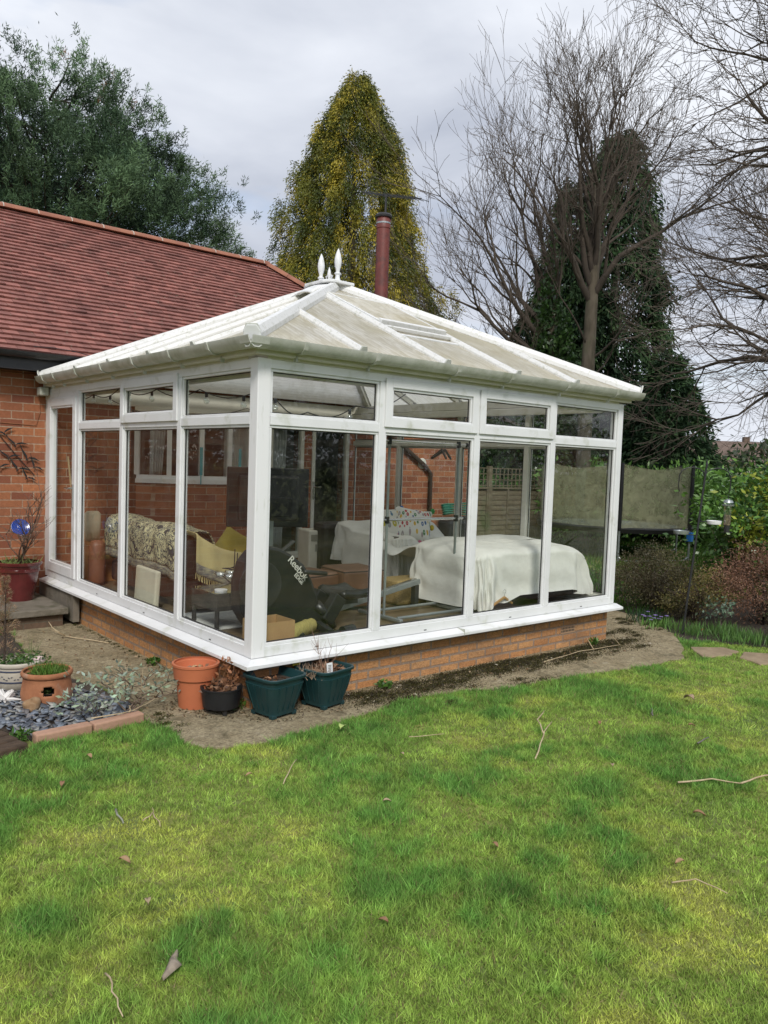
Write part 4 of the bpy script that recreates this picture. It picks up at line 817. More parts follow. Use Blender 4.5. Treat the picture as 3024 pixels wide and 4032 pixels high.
ycm=mat('mustard_velvet',(.42,.34,.06),(.34,.27,.05),.9); cushion('cushion',(.98,2.02,.90),.38,.36,.16,(-.55,.5,-.7),ycm,'mustard yellow square cushion leaning on the sofa arm')
# far left corner things
wd=mat('orange_pine',(.48,.22,.07),(.4,.18,.055),.5,6,stretch=(1,1,6))
ch=thing('wooden_cabinet',(.3,3.95,FZ),'low orange pine cabinet with a slatted top near the door','cabinet')
MB().box(.22,.62,3.75,4.2,FZ,.78).build('body',wd,ch,bevel=.006)
for i in range(5): MB().box(.20,.64,3.73+i*.1,3.82+i*.1,.782,.802).build('slat',wd,ch)
tag(MB().lathe([(0,0),(.08,0),(.09,.15),(.09,.3),(.06,.33),(0,.33)],(.35,4.0,.803),18,sy=.6).build('lamp_base',mat('pale_wicker',(.55,.47,.33),(.45,.38,.26),.8),smooth=True),'pale rounded wicker lamp base standing on the pine cabinet','lamp base')
cy=MB().lathe([(0,0),(.07,.0),(.085,.05),(.09,.25),(.085,.42),(.06,.47),(0,.48)],(.25,3.58,FZ),20,sy=.8); tag(cy.build('tan_cushion_roll',mat('rust_leather',(.26,.10,.05),(.2,.075,.04),.5),smooth=True),'rust brown rounded leather bolster standing on end by the side windows','bolster')
br=thing('broom',(.26,4.38,.82),'broom handle leaning on the inside brick wall by the door','broom'); MB().tube([(.30,4.36,.80),(.23,4.45,1.72)],.012,8).build('handle',mat('pale_wood',(.5,.36,.2)),br); MB().obox((.305,4.355,.84),(.22,.05,.06)).build('head',wd,br)
# string lights
def lights(path,lab,nm='string_light'):
    o=thing(nm,path[0],lab,'string lights'); pts=[]
    for i in range(len(path)-1):
        a,b=Vector(path[i]),Vector(path[i+1])
        for k in range(8): q=k/8; p=a.lerp(b,q); p.z-=.05*math.sin(q*math.pi)*1.2; pts.append(p)
    pts.append(Vector(path[-1])); MB().tube(pts,.0045,6).build('cable',M['black'],o)
    for i in range(3,len(pts)-1,5):
        p=pts[i]; MB().tube([p,p+Vector((0,0,-.035))],.012,8).build('socket',M['black'],o); MB().ball(p+Vector((0,0,-.062)),.024,10,(1,1,1.2)).build('bulb',BW,o,smooth=True)
lights([(.13,4.1,2.42),(.13,3.4,2.36),(.13,2.7,2.40),(.13,1.9,2.34),(.13,1.1,2.3),(.14,.2,2.25)],'string of clear bulbs on a black cable along the side windows')
lights([(.13,.3,2.25),(.22,.13,2.2),(.5,.13,2.12),(.95,.14,2.2),(1.6,.3,2.35)],'short string of clear bulbs behind the top left front window')
lights([(.6,4.2,2.38),(1.2,3.9,2.25),(2.2,3.9,2.38),(3.2,4.1,2.28),(4.0,4.3,2.4)],'string of clear bulbs looped along the house wall inside')
lights([(4.2,4.2,2.38),(4.2,3.0,2.2),(4.2,2.0,2.32),(4.2,.9,2.15),(4.2,.2,2.3)],'string of clear bulbs along the far glazed side')
#==GARDEN==
# pots -----------------------------------------------------------------
def sqpot(name,c,rim,base_,h,rz,label):
    """square planter with rim, tapering ribbed sides and four small feet"""
    o=thing(name,(c[0],c[1],.012),label,'planter','dark green square planters'); z=.012
    def sq(s,zz,rc=.22):
        P=[]
        for k in range(4):
            a0=math.pi/4+k*math.pi/2
            for q in range(7):
                a=a0-math.pi/4+math.pi/2*q/7+.0; ux,uy=math.cos(a),math.sin(a); e=6.; rr=1/((abs(ux)**e+abs(uy)**e)**(1/e)); P.append((ux*rr*s,uy*rr*s,zz))
        return P
    prof=[(base_,z+.02),(base_*1.03,z+.06),(base_+(rim-base_)*.45,z+h*.45),(base_+(rim-base_)*.80,z+h*.8),(rim*.90,z+h*.81),(rim*.93,z+h*.93),(rim,z+h*.935),(rim*1.01,z+h*.985),(rim*.99,z+h),(rim*.93,z+h),(rim*.90,z+h*.97),(rim*.87,z+h*.80),(rim*.80,z+h*.72)]
    mb=MB(); vs=[]; 
    for s_,zz in prof: vs+=sq(s_,zz)
    n=28; fs=[(i*n+j,i*n+(j+1)%n,(i+1)*n+(j+1)%n,(i+1)*n+j) for i in range(len(prof)-1) for j in range(n)]; mb.add(vs,fs+[tuple(range(n))[::-1]])
    def place(m_): m_.v=[(c[0]+x*math.cos(rz)-y*math.sin(rz),c[1]+x*math.sin(rz)+y*math.cos(rz),zz) for x,y,zz in m_.v]; return m_
    place(mb).build('pot',M['greenpl'],o,smooth='auto')
    for k in range(4):
        rb=MB()
        for q in (-.6,-.2,.2,.6):
            x0=base_*q; x1=(base_+(rim-base_)*.78)*q; y0=base_*1.03+.001; y1=(base_+(rim-base_)*.78)+.003
            rb.beam((x0,y0,z+.05),(x1,y1,z+h*.78),.008,.006)
        rb.v=[(x*math.cos(k*math.pi/2)-y*math.sin(k*math.pi/2),x*math.sin(k*math.pi/2)+y*math.cos(k*math.pi/2),zz) for x,y,zz in rb.v]; place(rb).build('moulded_ribs',M['greenpl'],o)
        ft=MB().box(base_*.62,base_*.98,base_*.62,base_*.98,z,z+.03); ft.v=[(x*math.cos(k*math.pi/2)-y*math.sin(k*math.pi/2),x*math.sin(k*math.pi/2)+y*math.cos(k*math.pi/2),zz) for x,y,zz in ft.v]; place(ft).build('foot',M['greenpl'],o,bevel=.006)
    sl_=MB().add(sq(rim*.86,z+h*.79),[tuple(range(28))]); place(sl_).build('soil',M['soil'],o)
    return o
def crumbs(name,c,r,z,n,cols,size,par,zr=.02,m='leaf',flat=.4):
    th_=RN.random(n)*6.28; rr=np.sqrt(RN.random(n))*r; P=np.stack([c[0]+rr*np.cos(th_),c[1]+rr*np.sin(th_),z+RN.random(n)*zr],1)
    D=RN.normal(size=(n,3)); D[:,2]=np.abs(D[:,2])*flat; T=np.array(cols)[RN.integers(0,len(cols),n)]*(.7+.6*RN.random((n,1)))
    V,F,T=leaves(P,D,size*(.6+.8*RN.random(n)),size*.5,T); return npmesh(name,V,F,M[m],par,tint=T)
BR=[(.30,.14,.07),(.42,.24,.14),(.12,.06,.035),(.22,.12,.07)]
def stems(name,c,r,z,n,h,par,m,rad_=.002,spread=.35,kids=2):
    mb=MB()
    for i in range(n):
        a=R.random()*6.28; q=R.random()*r; p=Vector((c[0]+q*math.cos(a),c[1]+q*math.sin(a),z)); d=Vector((R.gauss(0,spread),R.gauss(0,spread),1)).normalized(); hh=h*R.uniform(.5,1.1); pts=[p]
        for k in range(4): d=(d+Vector((R.gauss(0,.18),R.gauss(0,.18),0))).normalized(); pts.append(pts[-1]+d*hh/4)
        mb.tube(pts,[rad_*(1-.18*k) for k in range(5)],4)
        for _ in range(kids):
            k=R.randint(1,3); d2=(d+Vector((R.gauss(0,.6),R.gauss(0,.6),.2))).normalized(); mb.tube([pts[k],pts[k]+d2*hh*.2,pts[k]+d2*hh*.3+Vector((0,0,hh*.08))],[rad_*.6,rad_*.5,rad_*.3],4)
    return mb.build(name,m,par)
gp=sqpot('planter',(.125,-.105),.175,.115,.285,rad(10),'dark green square planter holding only a few dead leaves, in front of the corner post')
crumbs('dead_leaves',(.13,-.10),.10,.235,40,BR,.035,gp,.02)
gp2=sqpot('planter',(.53,-.125),.175,.115,.285,rad(12),'dark green square planter with dry stems and a white plant label')
crumbs('dead_leaves',(.56,-.10),.13,.24,130,BR,.045,gp2,.05)
stems('dry_stems',(.42,-.16),.12,.24,90,.10,gp2,mat('dry_grey_stem',(.42,.31,.22),(.3,.21,.14),.9),.0022,.9,2); stems('tall_stems',(.50,-.12),.05,.24,7,.34,gp2,mat('brown_stem',(.26,.15,.10)),.002,.22,2)
lb_=MB().obox((.50,-.235,.30),(.055,.003,.085),(-.12,0,.1)).build('plant_label',M['upvc'],gp2,bevel=.001)
lb3=MB()
for i in range(5): lb3.obox((.50-.0008*i,-.2375+.0009*(i-2)*-1,.325-.010*i),(.030-.004*(i%2),.001,.003),(-.12,0,.1))
lb3.build('label_print',M['black'],lb_)
yl=MB().obox((.36,-.02,.315),(.07,.002,.03),(-.2,.0,.1)).build('yellow_label',mat('yellow_card',(.6,.5,.04)),gp2)
def rpot(name,c,prof,m,label,cat='plant pot',z=.012,wall=.01,group=None,depth=.75):
    o=thing(name,(c[0],c[1],z),label,cat,group); h=prof[-1][1]; outer=prof; inner=[(max(.001,r_-wall),zz) for r_,zz in prof[::-1] if zz>h*depth]; 
    if not inner or inner[-1][1]>h*depth: rr=np.interp(h*depth,[q[1] for q in prof],[q[0] for q in prof])-wall; inner.append((rr,h*depth))
    MB().lathe([(0.001,.0)]+outer+inner+[(0.0005,h*depth)],(c[0],c[1],z),36).build('pot',m,o,smooth='auto'); return o,h*depth,inner[-1][0]
# terracotta coloured plastic pot
o,hz,ir_=rpot('plant_pot',(-.235,.36),[(.115,0),(.135,.20),(.15,.205),(.16,.29),(.166,.295),(.166,.31),(.16,.312)],mat('terracotta_plastic',(.50,.155,.07),(.46,.14,.065),.5,5),'tall plain orange terracotta pot nearly empty beside the black cauldron pot',depth=.8)
crumbs('dry_bits',(-.235,.36),.12,.26,30,[(.5,.36,.2),(.25,.15,.1)],.05,o,.01)
# black cauldron pot with two lugs on three feet
o,hz,ir_=rpot('cauldron_pot',(-.155,.13),[(.10,.035),(.125,.045),(.135,.12),(.139,.165),(.145,.17),(.145,.18)],mat('cauldron_black',(.014,.015,.018),(.01,.01,.012),.5,9,.2,40),'small black cauldron pot on stub feet with shrivelled brown plants','pot')
for a in (.3,2.4,4.5): MB().lathe([(.016,0),(.02,.04)],(-.155+.09*math.cos(a),.13+.09*math.sin(a),.012),10).build('foot',M['black'],o)
for a in (2.0,5.3): MB().prism([(-.155+.142*math.cos(a+s_)+0,.13+.142*math.sin(a+s_)) for s_ in (-.25,.25)]+[(-.155+.134*math.cos(a+s_),.13+.134*math.sin(a+s_)) for s_ in (.25,-.25)],2,.18,.215).build('lug',M['black'],o,bevel=.004)
crumbs('shrivelled_leaves',(-.155,.13),.11,.15,110,BR+[(.08,.05,.03)],.05,o,.06); stems('stems',(-.12,.15),.09,.14,22,.22,o,mat('red_brown_stem',(.3,.14,.07)),.002,.55,2); crumbs('dangling_leaves',(-.06,.17),.09,.22,60,[(.45,.2,.09),(.36,.16,.08)],.04,o,.14,flat=1)
# old terracotta pot with round hole, grass on top
from math import pi
def holepot():
    c=(-1.05,1.0); o=thing('terracotta_pot',(c[0],c[1],.012),'weathered terracotta pot with a round hole in its side and grass growing on top','plant pot')
    prof=[(.12,0),(.150,.02),(.158,.07),(.150,.12),(.142,.17),(.143,.20),(.155,.205),(.158,.215),(.15,.225),(.14,.22),(.13,.19)]; n=72; rows=[]
    zs=[0,.01,.02]+[.02+.0125*i for i in range(1,15)]+[.2,.205,.21,.215,.22,.225]; vs=[];fs=[]
    zs=sorted(set(round(z,4) for z in zs)); hc=math.atan2(-.81,-.32); 
    for z in zs:
        rr=float(np.interp(z,[p[1] for p in prof[:9]],[p[0] for p in prof[:9]]))
        for j in range(n): a=2*pi*j/n; vs.append((c[0]+rr*math.cos(a),c[1]+rr*math.sin(a),z+.012))
    for i in range(len(zs)-1):
        for j in range(n):
            am=2*pi*(j+.5)/n; da=(am-hc-.12+pi)%(2*pi)-pi; zm=(zs[i]+zs[i+1])/2
            if math.hypot(da*.155,(zm-.115))<.036: continue
            fs.append((i*n+j,i*n+(j+1)%n,(i+1)*n+(j+1)%n,(i+1)*n+j))
    ob=MB().add(vs,fs).build('pot',M['terra_old'],o,smooth=True,fixn=False,solid=-.014)
    MB().lathe([(.0005,.19),(.135,.19)],(c[0],c[1],.012),24).build('soil',M['soil'],o); MB().lathe([(.0005,.08),(.135,.085)],(c[0],c[1],.012),24).build('inner_soil',M['soil'],o)
    return o
o=holepot()
def tuft(name,c,r,z,n,h,col,par,wd=.005,lean=.45,m='leaf'):
    a=RN.random(n)*6.28; rr=np.sqrt(RN.random(n))*r; P=np.stack([c[0]+rr*np.cos(a),c[1]+rr*np.sin(a),np.full(n,z)],1); D=np.stack([RN.normal(size=n)*lean,RN.normal(size=n)*lean,np.ones(n)],1)
    V,F,T=leaves(P,D,h*(.5+.7*RN.random(n)),wd,jit(col,n,.3)); return npmesh(name,V,F,M[m],par,tint=T)
tuft('grass_tuft',(-1.04,1.0),.12,.2,420,.10,(.10,.20,.03),o); crumbs('moss',(-1.05,1.0),.13,.205,260,[(.09,.16,.02),(.16,.2,.04)],.022,o,.03)
crumbs('inner_moss',(-1.09,.92),.05,.10,120,[(.06,.10,.02)],.02,o,.03)
# cream pot with dark blue bands
o,hz,ir_=rpot('patterned_pot',(-1.13,1.42),[(.10,0),(.14,.03),(.165,.09),(.168,.15),(.170,.19),(.178,.195),(.184,.205),(.182,.22),(.172,.225)],mat('cream_glaze',(.56,.51,.42),(.44,.40,.33),.5,6,.1,30,c3=(.3,.27,.2),s3=5,l3=.6,h3=.8),'wide cream glazed pot with dark blue bands and ivy','plant pot')
nv=mat('navy_band',(.05,.06,.10))
for z_,r_ in ((.085,.1655),(.165,.1705)): MB().lathe([(r_,z_),(r_+.0015,z_+.002),(r_+.0015,z_+.010),(r_,z_+.012)],(-1.13,1.42,.012),36).build('blue_band',nv,o)
lf=MB()
for i in range(16):
    a=-2.6+i*.11+R.uniform(-.02,.02); z_=.135+.012*math.sin(i*1.7); lf.obox((-1.13+.1695*math.cos(a),1.42+.1695*math.sin(a),z_),(.002,.014,.005),(R.uniform(-.8,.8),0,a))
lf.build('painted_leaves',nv,o)
crumbs('ivy',(-1.08,1.42),.18,.19,420,[(.05,.12,.02),(.10,.17,.04),(.04,.09,.025)],.035,o,.06,'glossleaf'); tuft('stalks',(-1.02,1.5),.06,.2,30,.22,(.10,.16,.04),o,.003,.3)
tag(MB().ball((-1.0,1.34,.225),.045,12,(1,1,.8)).build('pebble',mat('pink_quartz',(.6,.48,.45),(.5,.38,.35)),smooth=True),'round pale pink stone sitting in the cream pot','stone')
# dead dwarf conifer standing in the cream pot
dc=thing('dead_conifer',(-1.2,1.5,.2),'dead brown feathery dwarf conifer standing in the cream pot','shrub')
MB().tube([(-1.2,1.5,.2),(-1.195,1.5,.5),(-1.19,1.5,.80)],[.008,.006,.003],6).build('stem',M['darktwig'],dc)
n=1500; z_=RN.random(n)**.8; rr=(.11*(1-z_)+.014)*(.15+.85*np.sqrt(RN.random(n)))*(1+.6*np.sin(z_*34)); a=RN.random(n)*6.28; P=np.stack([-1.195+rr*np.cos(a)*.8,1.5+rr*np.sin(a)*.8,.24+z_*.6],1)
D=np.stack([np.cos(a),np.sin(a),.8+RN.normal(size=n)*.5],1); V,F,T=leaves(P,D,.028,.004,jit((.30,.20,.12),n,.3)); npmesh('foliage',V,F,M['leaf'],dc,tint=T)
# step of slab on bricks
st=thing('step',(-.35,3.85,0),'stone slab step on bricks beneath the conservatory door','step')
MB().box(-.9,-.10,3.40,4.46,.135,.20).build('slab',M['stone'],st,bevel=.008); MB().box(-.86,-.14,3.45,4.48,0,.134).build('riser',brickmat('old_brick',(.17,.11,.075),(.13,.09,.06),(.14,.12,.09),dirt=(.06,.05,.035)),st)
MB().box(-.06,.0,3.38,4.48,.05,.33).build('threshold',M['stone'],st)
# oxblood planter with bare shrub
RP=(-.38,4.10)
o,hz,ir_=rpot('glazed_planter',RP,[(.145,0),(.15,.03),(.185,.25),(.192,.30),(.205,.305),(.205,.33),(.198,.335),(.208,.37),(.222,.375),(.226,.40),(.215,.405)],M['oxblood'],'tall dark red glazed planter on the step by the door','planter',z=.20,wall=.02,depth=.9)
tuft('spider_leaves',RP,.19,.56,90,.14,(.22,.30,.10),o,.012,1.1); crumbs('groundcover',RP,.17,.565,120,[(.12,.2,.05)],.03,o,.02)
def shrub(name,p,n,h,mt,label,par=None,cat='shrub',spread=.55,r0=.010,levels=3,seed=1,lean=(0,0)):
    rr=random.Random(seed); segs=MB()
    def br(p,d,l,r_,lv):
        pts=[p]; k=4
        for i in range(k): d=(d+Vector((rr.gauss(0,.16),rr.gauss(0,.16),.05))).normalized(); pts.append(pts[-1]+d*l/k)
        segs.tube(pts,[r_*(1-.13*i) for i in range(k+1)],5)
        if lv>0:
            for _ in range(rr.randint(2,4)):
                i=rr.randint(1,k); d2=(d+Vector((rr.gauss(0,spread),rr.gauss(0,spread),rr.gauss(.1,.25)))).normalized(); br(pts[i],d2,l*rr.uniform(.5,.8),r_*.6,lv-1)
    for _ in range(n): br(Vector(p),Vector((rr.gauss(0,.3)+lean[0],rr.gauss(0,.3)+lean[1],1)).normalized(),h*.45,r0,levels)
    return segs
so_=thing('bare_shrub',(RP[0],RP[1],.56),'leafless twiggy shrub growing from the dark red planter','shrub'); shrub('',(RP[0],RP[1],.56),4,1.05,None,'',seed=5,r0=.011).build('branches',mat('shrub_bark',(.17,.11,.08),(.12,.08,.06)),so_,smooth=True)
bd=MB().lathe([(0,.012),(.05,.01),(.085,.03),(.092,.032),(.088,.022),(.05,0),(0,0)],(0,0,0),24); m_=Matrix.Rotation(rad(62),3,'X'); bd.v=[tuple(Vector((-.43,3.90,.97))+m_@Vector(v)) for v in bd.v]
bo=bd.build('blue_dish',mat('blue_glaze',(.02,.06,.35),(.015,.04,.22),.2,coat=.6),smooth=True); tag(bo,'bright blue glazed dish hung in the bare shrub by the door','dish')
# metal birds on the wall
bm_=thing('wall_ornament',(-.4,4.49,1.7),'black metal wall ornament of flying birds on the brick wall','ornament')
def bird(x,z,s,a):
    mb=MB(); P=[(-1,.55),(-.45,.18),(0,-.05),(.12,-.28),(.2,-.05),(.5,.1),(1,.05),(.5,-.06),(.2,-.16),(.1,-.42),(0,-.2),(-.4,.03)]
    Q=[(x+s*(p*math.cos(a)-q*math.sin(a)),z+s*(p*math.sin(a)+q*math.cos(a))) for p,q in P]; n=len(Q); mb.prism(Q,1,4.462,4.470); return mb.build('bird',M['black'],bm_)
for (x,z,s,a) in ((-.46,1.97,.13,.3),(-.33,1.86,.14,-.2),(-.2,1.72,.15,-.5),(-.40,1.72,.14,-.1),(-.12,1.62,.12,-.7),(-.30,1.60,.15,-.4),(-.5,1.6,.13,.1),(-.20,1.50,.12,-.6)): bird(x,z,s,a)
MB().tube([(-.5,4.475,1.95),(-.3,4.475,1.7),(-.12,4.475,1.5)],.005,5).build('rod',M['black'],bm_)
# slate chippings
def chips(name,poly,n,cols,s0,s1,m,z=.01,layers=.035):
    xs_=[p[0] for p in poly]; ys_=[p[1] for p in poly]; X=RN.uniform(min(xs_),max(xs_),n); Y=RN.uniform(min(ys_),max(ys_),n); k=inpoly(X,Y,poly); X,Y=X[k],Y[k]; n=len(X)
    a=np.sort(RN.random((n,6)),1)*6.283; r_=RN.uniform(s0,s1,n)[:,None]*(.65+.45*RN.random((n,6))); th_=RN.uniform(.003,.008,n)
    lx,ly=r_*np.cos(a),r_*np.sin(a)*.7; az=RN.random(n)*6.283; tx,ty=RN.normal(size=(2,n))*.28; ca,sa=np.cos(az)[:,None],np.sin(az)[:,None]
    gx,gy=lx*ca-ly*sa,lx*sa+ly*ca; gz_=gx*tx[:,None]+gy*ty[:,None]+(z+RN.random(n)*layers)[:,None]
    top=np.stack([X[:,None]+gx,Y[:,None]+gy,gz_+th_[:,None]],2); bot=np.stack([X[:,None]+gx,Y[:,None]+gy,gz_-th_[:,None]*.2],2)
    V=np.concatenate([top,bot],1).reshape(-1,3); b=np.arange(n)[:,None]*12
    F=np.concatenate([b+np.array([0,1,2,3]),b+np.array([0,3,4,5])]+[b+np.array([i,6+i,6+(i+1)%6,(i+1)%6]) for i in range(6)],0)
    tone=(np.array(cols)[RN.integers(0,len(cols),n)]*(.6+.8*RN.random((n,1)))); T=np.concatenate([tone]*8,0)
    return npmesh(name,V,F,m,tint=T)
M['slate']=tintmat('slate',.75,0,.35)
SL=[(-1.46,.62),(-1.34,.28),(-.66,.30),(-.62,.55),(-.72,.95),(-.82,1.4),(-.9,1.75),(-1.6,1.9),(-1.9,1.2)]
tag(chips('slate_chippings',SL,2800,[(.15,.175,.21),(.20,.225,.26),(.12,.135,.165),(.27,.27,.25),(.17,.16,.16)],.018,.048,M['slate']),None,None,kind='stuff')
# edging blocks
em=mat('pink_edging',(.44,.26,.18),(.34,.2,.13),.9,7,.4,40,c3=(.22,.19,.11),s3=4)
for i,((x0,y0),(x1,y1)) in enumerate((((-1.36,.235),(-1.02,.235)),((-1.01,.24),(-.67,.265)))):
    tag(MB().beam((x0,y0,.03),(x1,y1,.035),.085,.07).build('edging_block',em,bevel=.01),['pink edging block at the left end, beside the old sleepers','pink edging block at the right end, nearer the concrete path'][i],'edging block','pink edging blocks along the slate bed')
# old timber decking boards at the left edge
dm=mat('rotten_wood',(.10,.065,.04),(.05,.032,.02),.95,6,.9,30,c3=(.13,.13,.04),s3=5,l3=.6,h3=.75,stretch=(1,6,1))
dl=['old rotting sleeper strip nearest the lawn','second rotting sleeper strip from the lawn','third rotting sleeper strip from the lawn','fourth rotting sleeper strip, beside the slate','rotting sleeper strip furthest from the lawn']
for i in range(5):
    q=Vector((-1.44-.02*i,.16+.115*i,.03)); tag(MB().beam(q,q+Vector((-1.2,-.35,0)),.10,.06).build('sleeper',dm,bevel=.012),dl[i],'sleeper','rotting sleepers at the left edge')
# shell and stones
sh=MB(); 
for i in range(26):
    a=R.random()*6.28; e=R.uniform(.0,1.2); d=Vector((math.cos(a)*math.cos(e)*1.2,math.sin(a)*math.cos(e)*1.2,abs(math.sin(e)))); sh.tube([Vector((-1.31,1.07,.05)),Vector((-1.31,1.07,.05))+d*.05,Vector((-1.31,1.07,.05))+d*R.uniform(.07,.10)+Vector((0,0,-.01))],[.018,.012,.004],6)
tag(sh.build('coral_shell',mat('bleached_shell',(.72,.71,.68),(.6,.58,.55),.8)),'spiky white coral shell lying on the slate chippings','shell')
def rock(c,s,rz,m,label,seed):
    rr=random.Random(seed); ph=[rr.uniform(0,6) for _ in range(4)]
    mb=MB().grid(18,12,lambda a,b:(lambda t,p:(lambda k:(c[0]+k*(s[0]*math.cos(rz)*math.cos(t)*math.sin(p)-s[1]*math.sin(rz)*math.sin(t)*math.sin(p)),c[1]+k*(s[0]*math.sin(rz)*math.cos(t)*math.sin(p)+s[1]*math.cos(rz)*math.sin(t)*math.sin(p)),c[2]+k*s[2]*math.cos(p)))(1+.12*math.sin(2*t+ph[0]+p*2)+.08*math.sin(5*p+ph[1])*math.sin(p)))(a*6.2832,b*3.14159))
    return tag(mb.build('stone',m,smooth=True),label,'stone')
rock((-1.20,.83,.06),(.085,.05,.045),.9,mat('brown_stone',(.26,.15,.07),(.36,.25,.15),.8,12,.3,30),'brown oval stone lying on the slate in front of the holed pot',3)
rock((-.83,1.12,.05),(.035,.03,.03),.2,mat('peach_stone',(.5,.3,.18),(.42,.28,.18)),'small peach coloured stone on the slate right of the holed pot',4)
# sage
def leafplant(name,mb,label,cat,lc,n,size,stemmat,tips,seed=0,m='leaf',wd=.45,clump=.05):
    o=thing(name,tips[0],label,cat); mb.build('stems',stemmat,o,smooth=True); tp_=np.array([tuple(t_) for t_ in tips]); idx=RN.integers(0,len(tp_),n)
    P=tp_[idx]+RN.normal(size=(n,3))*clump; D=RN.normal(size=(n,3)); D[:,2]=np.abs(D[:,2])*.6+.1; V,F,T=leaves(P,D,size*(.6+.8*RN.random(n)),size*wd,jit(lc,n,.2)); npmesh('leaves',V,F,M[m],o,tint=T); return o
def straggle(p0,ends,r0,seed):
    rr=random.Random(seed); mb=MB(); tips=[]
    for e in ends:
        p=Vector(p0); e=Vector(e); pts=[p]
        for k in range(1,7): q=p.lerp(e,k/6)+Vector((rr.gauss(0,.02),rr.gauss(0,.02),rr.gauss(0,.015)+.03*math.sin(k/6*3.14))); pts.append(q)
        mb.tube(pts,[r0*(1-.11*k) for k in range(7)],6); tips.append(pts[-1])
        for k in (3,4,5):
            for _ in range(2): t_=pts[k]+Vector((rr.gauss(0,.07),rr.gauss(0,.07),rr.uniform(.0,.09))); mb.tube([pts[k],pts[k].lerp(t_,.5)+Vector((0,0,.01)),t_],[r0*.4,r0*.35,r0*.2],5); tips.append(t_)
    return mb,tips
mb,tips=straggle((-.72,.40,.01),[(-.66,.55,.30),(-.48,.52,.26),(-.36,.46,.20),(-.30,.42,.10),(-.80,.55,.20),(-.60,.4,.12)],.008,2)
leafplant('sage_plant',mb,'straggly woody sage with pale grey-green leaves sprawling over the path edge','plant',(.33,.40,.29),230,.045,mat('sage_wood',(.17,.12,.08),(.1,.07,.05)),tips,clump=.025)
mb,tips=straggle((-.96,.36,.01),[(-.98,.40,.15),(-.93,.43,.17),(-1.03,.38,.10),(-.9,.38,.10),(-.96,.5,.19)],.004,8)
leafplant('sage_plant',mb,'small pale sage seedling on the slate behind the pink edging','plant',(.36,.43,.33),150,.042,M['twig'],tips,clump=.025)
# trailing weeds & moss
def moss(name,pts,n,rad_,cols,size,h,label=None):
    P=[];T=[]
    for (x,y,s_) in pts:
        k=int(n*s_); a=RN.random(k)*6.28; rr=np.abs(RN.normal(size=k))*rad_*s_; P.append(np.stack([x+rr*np.cos(a)*1.6,y+rr*np.sin(a)*.7,.012+RN.random(k)*h*np.exp(-rr/rad_/s_)],1)); T.append(np.array(cols)[RN.integers(0,len(cols),k)]*(.6+.8*RN.random((k,1))))
    P=np.concatenate(P);T=np.concatenate(T); ok=~inpoly(P[:,0],P[:,1],[(.04,.04),(4.29,.04),(4.29,4.4),(.04,4.4)]); P,T=P[ok],T[ok]; D=RN.normal(size=P.shape); D[:,2]=np.abs(D[:,2]); V,F,T=leaves(P,D,size*(.5+RN.random(len(P))),size*.6,T)
    return tag(npmesh(name,V,F,M['leaf'],tint=T),None,None,kind='stuff')
mp_=[(.75+R.random()*3.6,-.04-abs(R.gauss(0,.2)),R.uniform(.5,1.5)) for i in range(170)]+[(4.35+R.random()*.5,R.uniform(-.2,.8),R.uniform(.6,1.2)) for i in range(24)]+[(5.3+R.gauss(0,.12),-.05+R.random()*.8,.6) for i in range(14)]
moss('moss',mp_,260,.07,[(.06,.055,.016),(.045,.038,.014),(.09,.085,.02),(.035,.025,.015)],.011,.016)
moss('moss',[(-.005-R.random()*.04,.3+i*.11,R.uniform(.15,.5)) for i in range(30)]+[(-.55+R.gauss(0,.05),.15+R.gauss(0,.1),.5) for i in range(10)],160,.05,[(.07,.075,.02),(.05,.045,.015),(.12,.12,.03)],.010,.02)
wp=[(-.02,1.55,'small green weed against the side brick base, further from the corner'),(-.03,.95,'green weed rooted where the side brick base meets the concrete'),(-.04,.12,'low trailing weed beside the black cauldron pot'),(1.17,-.06,'pale green seedling sprouting below the front cill'),(-1.42,.3,'green weed between the sleepers and the pink edging block'),(-.82,1.55,'dark green weed at the edge of the slate behind the holed pot'),(3.95,-.05,'green weed at the base of the right brick corner'),(-.78,3.35,'green weed growing beside the stone step')]
for (x,y,l_) in wp:
    tag(crumbs('weed',(x,y),.05,.012,60,[(.09,.2,.03),(.05,.12,.02)],.04,None,.05,flat=1),l_,'weed')
# litter: twigs
def twig(pts,r_,m,label,group='pale twigs on the lawn'):
    P=[Vector((a,b,c)) for a,b,c in pts]; Q=[]
    for i in range(len(P)-1):
        for k in range(3): Q.append(P[i].lerp(P[i+1],k/3)+Vector((R.gauss(0,.004),R.gauss(0,.004),0)))
    Q.append(P[-1]); return Q
def tw(paths,r_,m,label):
    mb=MB()
    for p in paths: q=twig(p,r_,m,label); mb.tube(q,[r_*.75*(1-.5*i/len(q)) for i in range(len(q))],6)
    tag(mb.build('twig',m,smooth=True),label,'twig','twigs on the ground')
gh=.018
tw([[(.95,-1.73,gh),(1.25,-1.55,.045),(1.52,-1.41,.05)],[(1.3,-1.52,.045),(1.45,-1.35,.06),(1.68,-1.22,.05)]],.0075,M['straw'],'forked pale twig standing out right of the middle of the lawn')
tw([[(1.32,-2.45,gh+.01),(1.5,-2.56,.04),(1.59,-2.68,.035)],[(1.59,-2.68,.035),(1.8,-2.72,.045),(2.05,-2.86,.04)]],.008,M['straw'],'long kinked pale twig lying at the right edge of the lawn')
tw([[(.28,-3.01,gh+.01),(.36,-3.08,.05),(.39,-3.2,.03)]],.005,M['straw'],'short curved straw at the lower right of the lawn')
tw([[(-.5,-1.19,gh+.01),(-.38,-1.08,.05),(-.26,-.96,.04)]],.005,M['straw'],'thin pale straw on the lawn below the green planters')
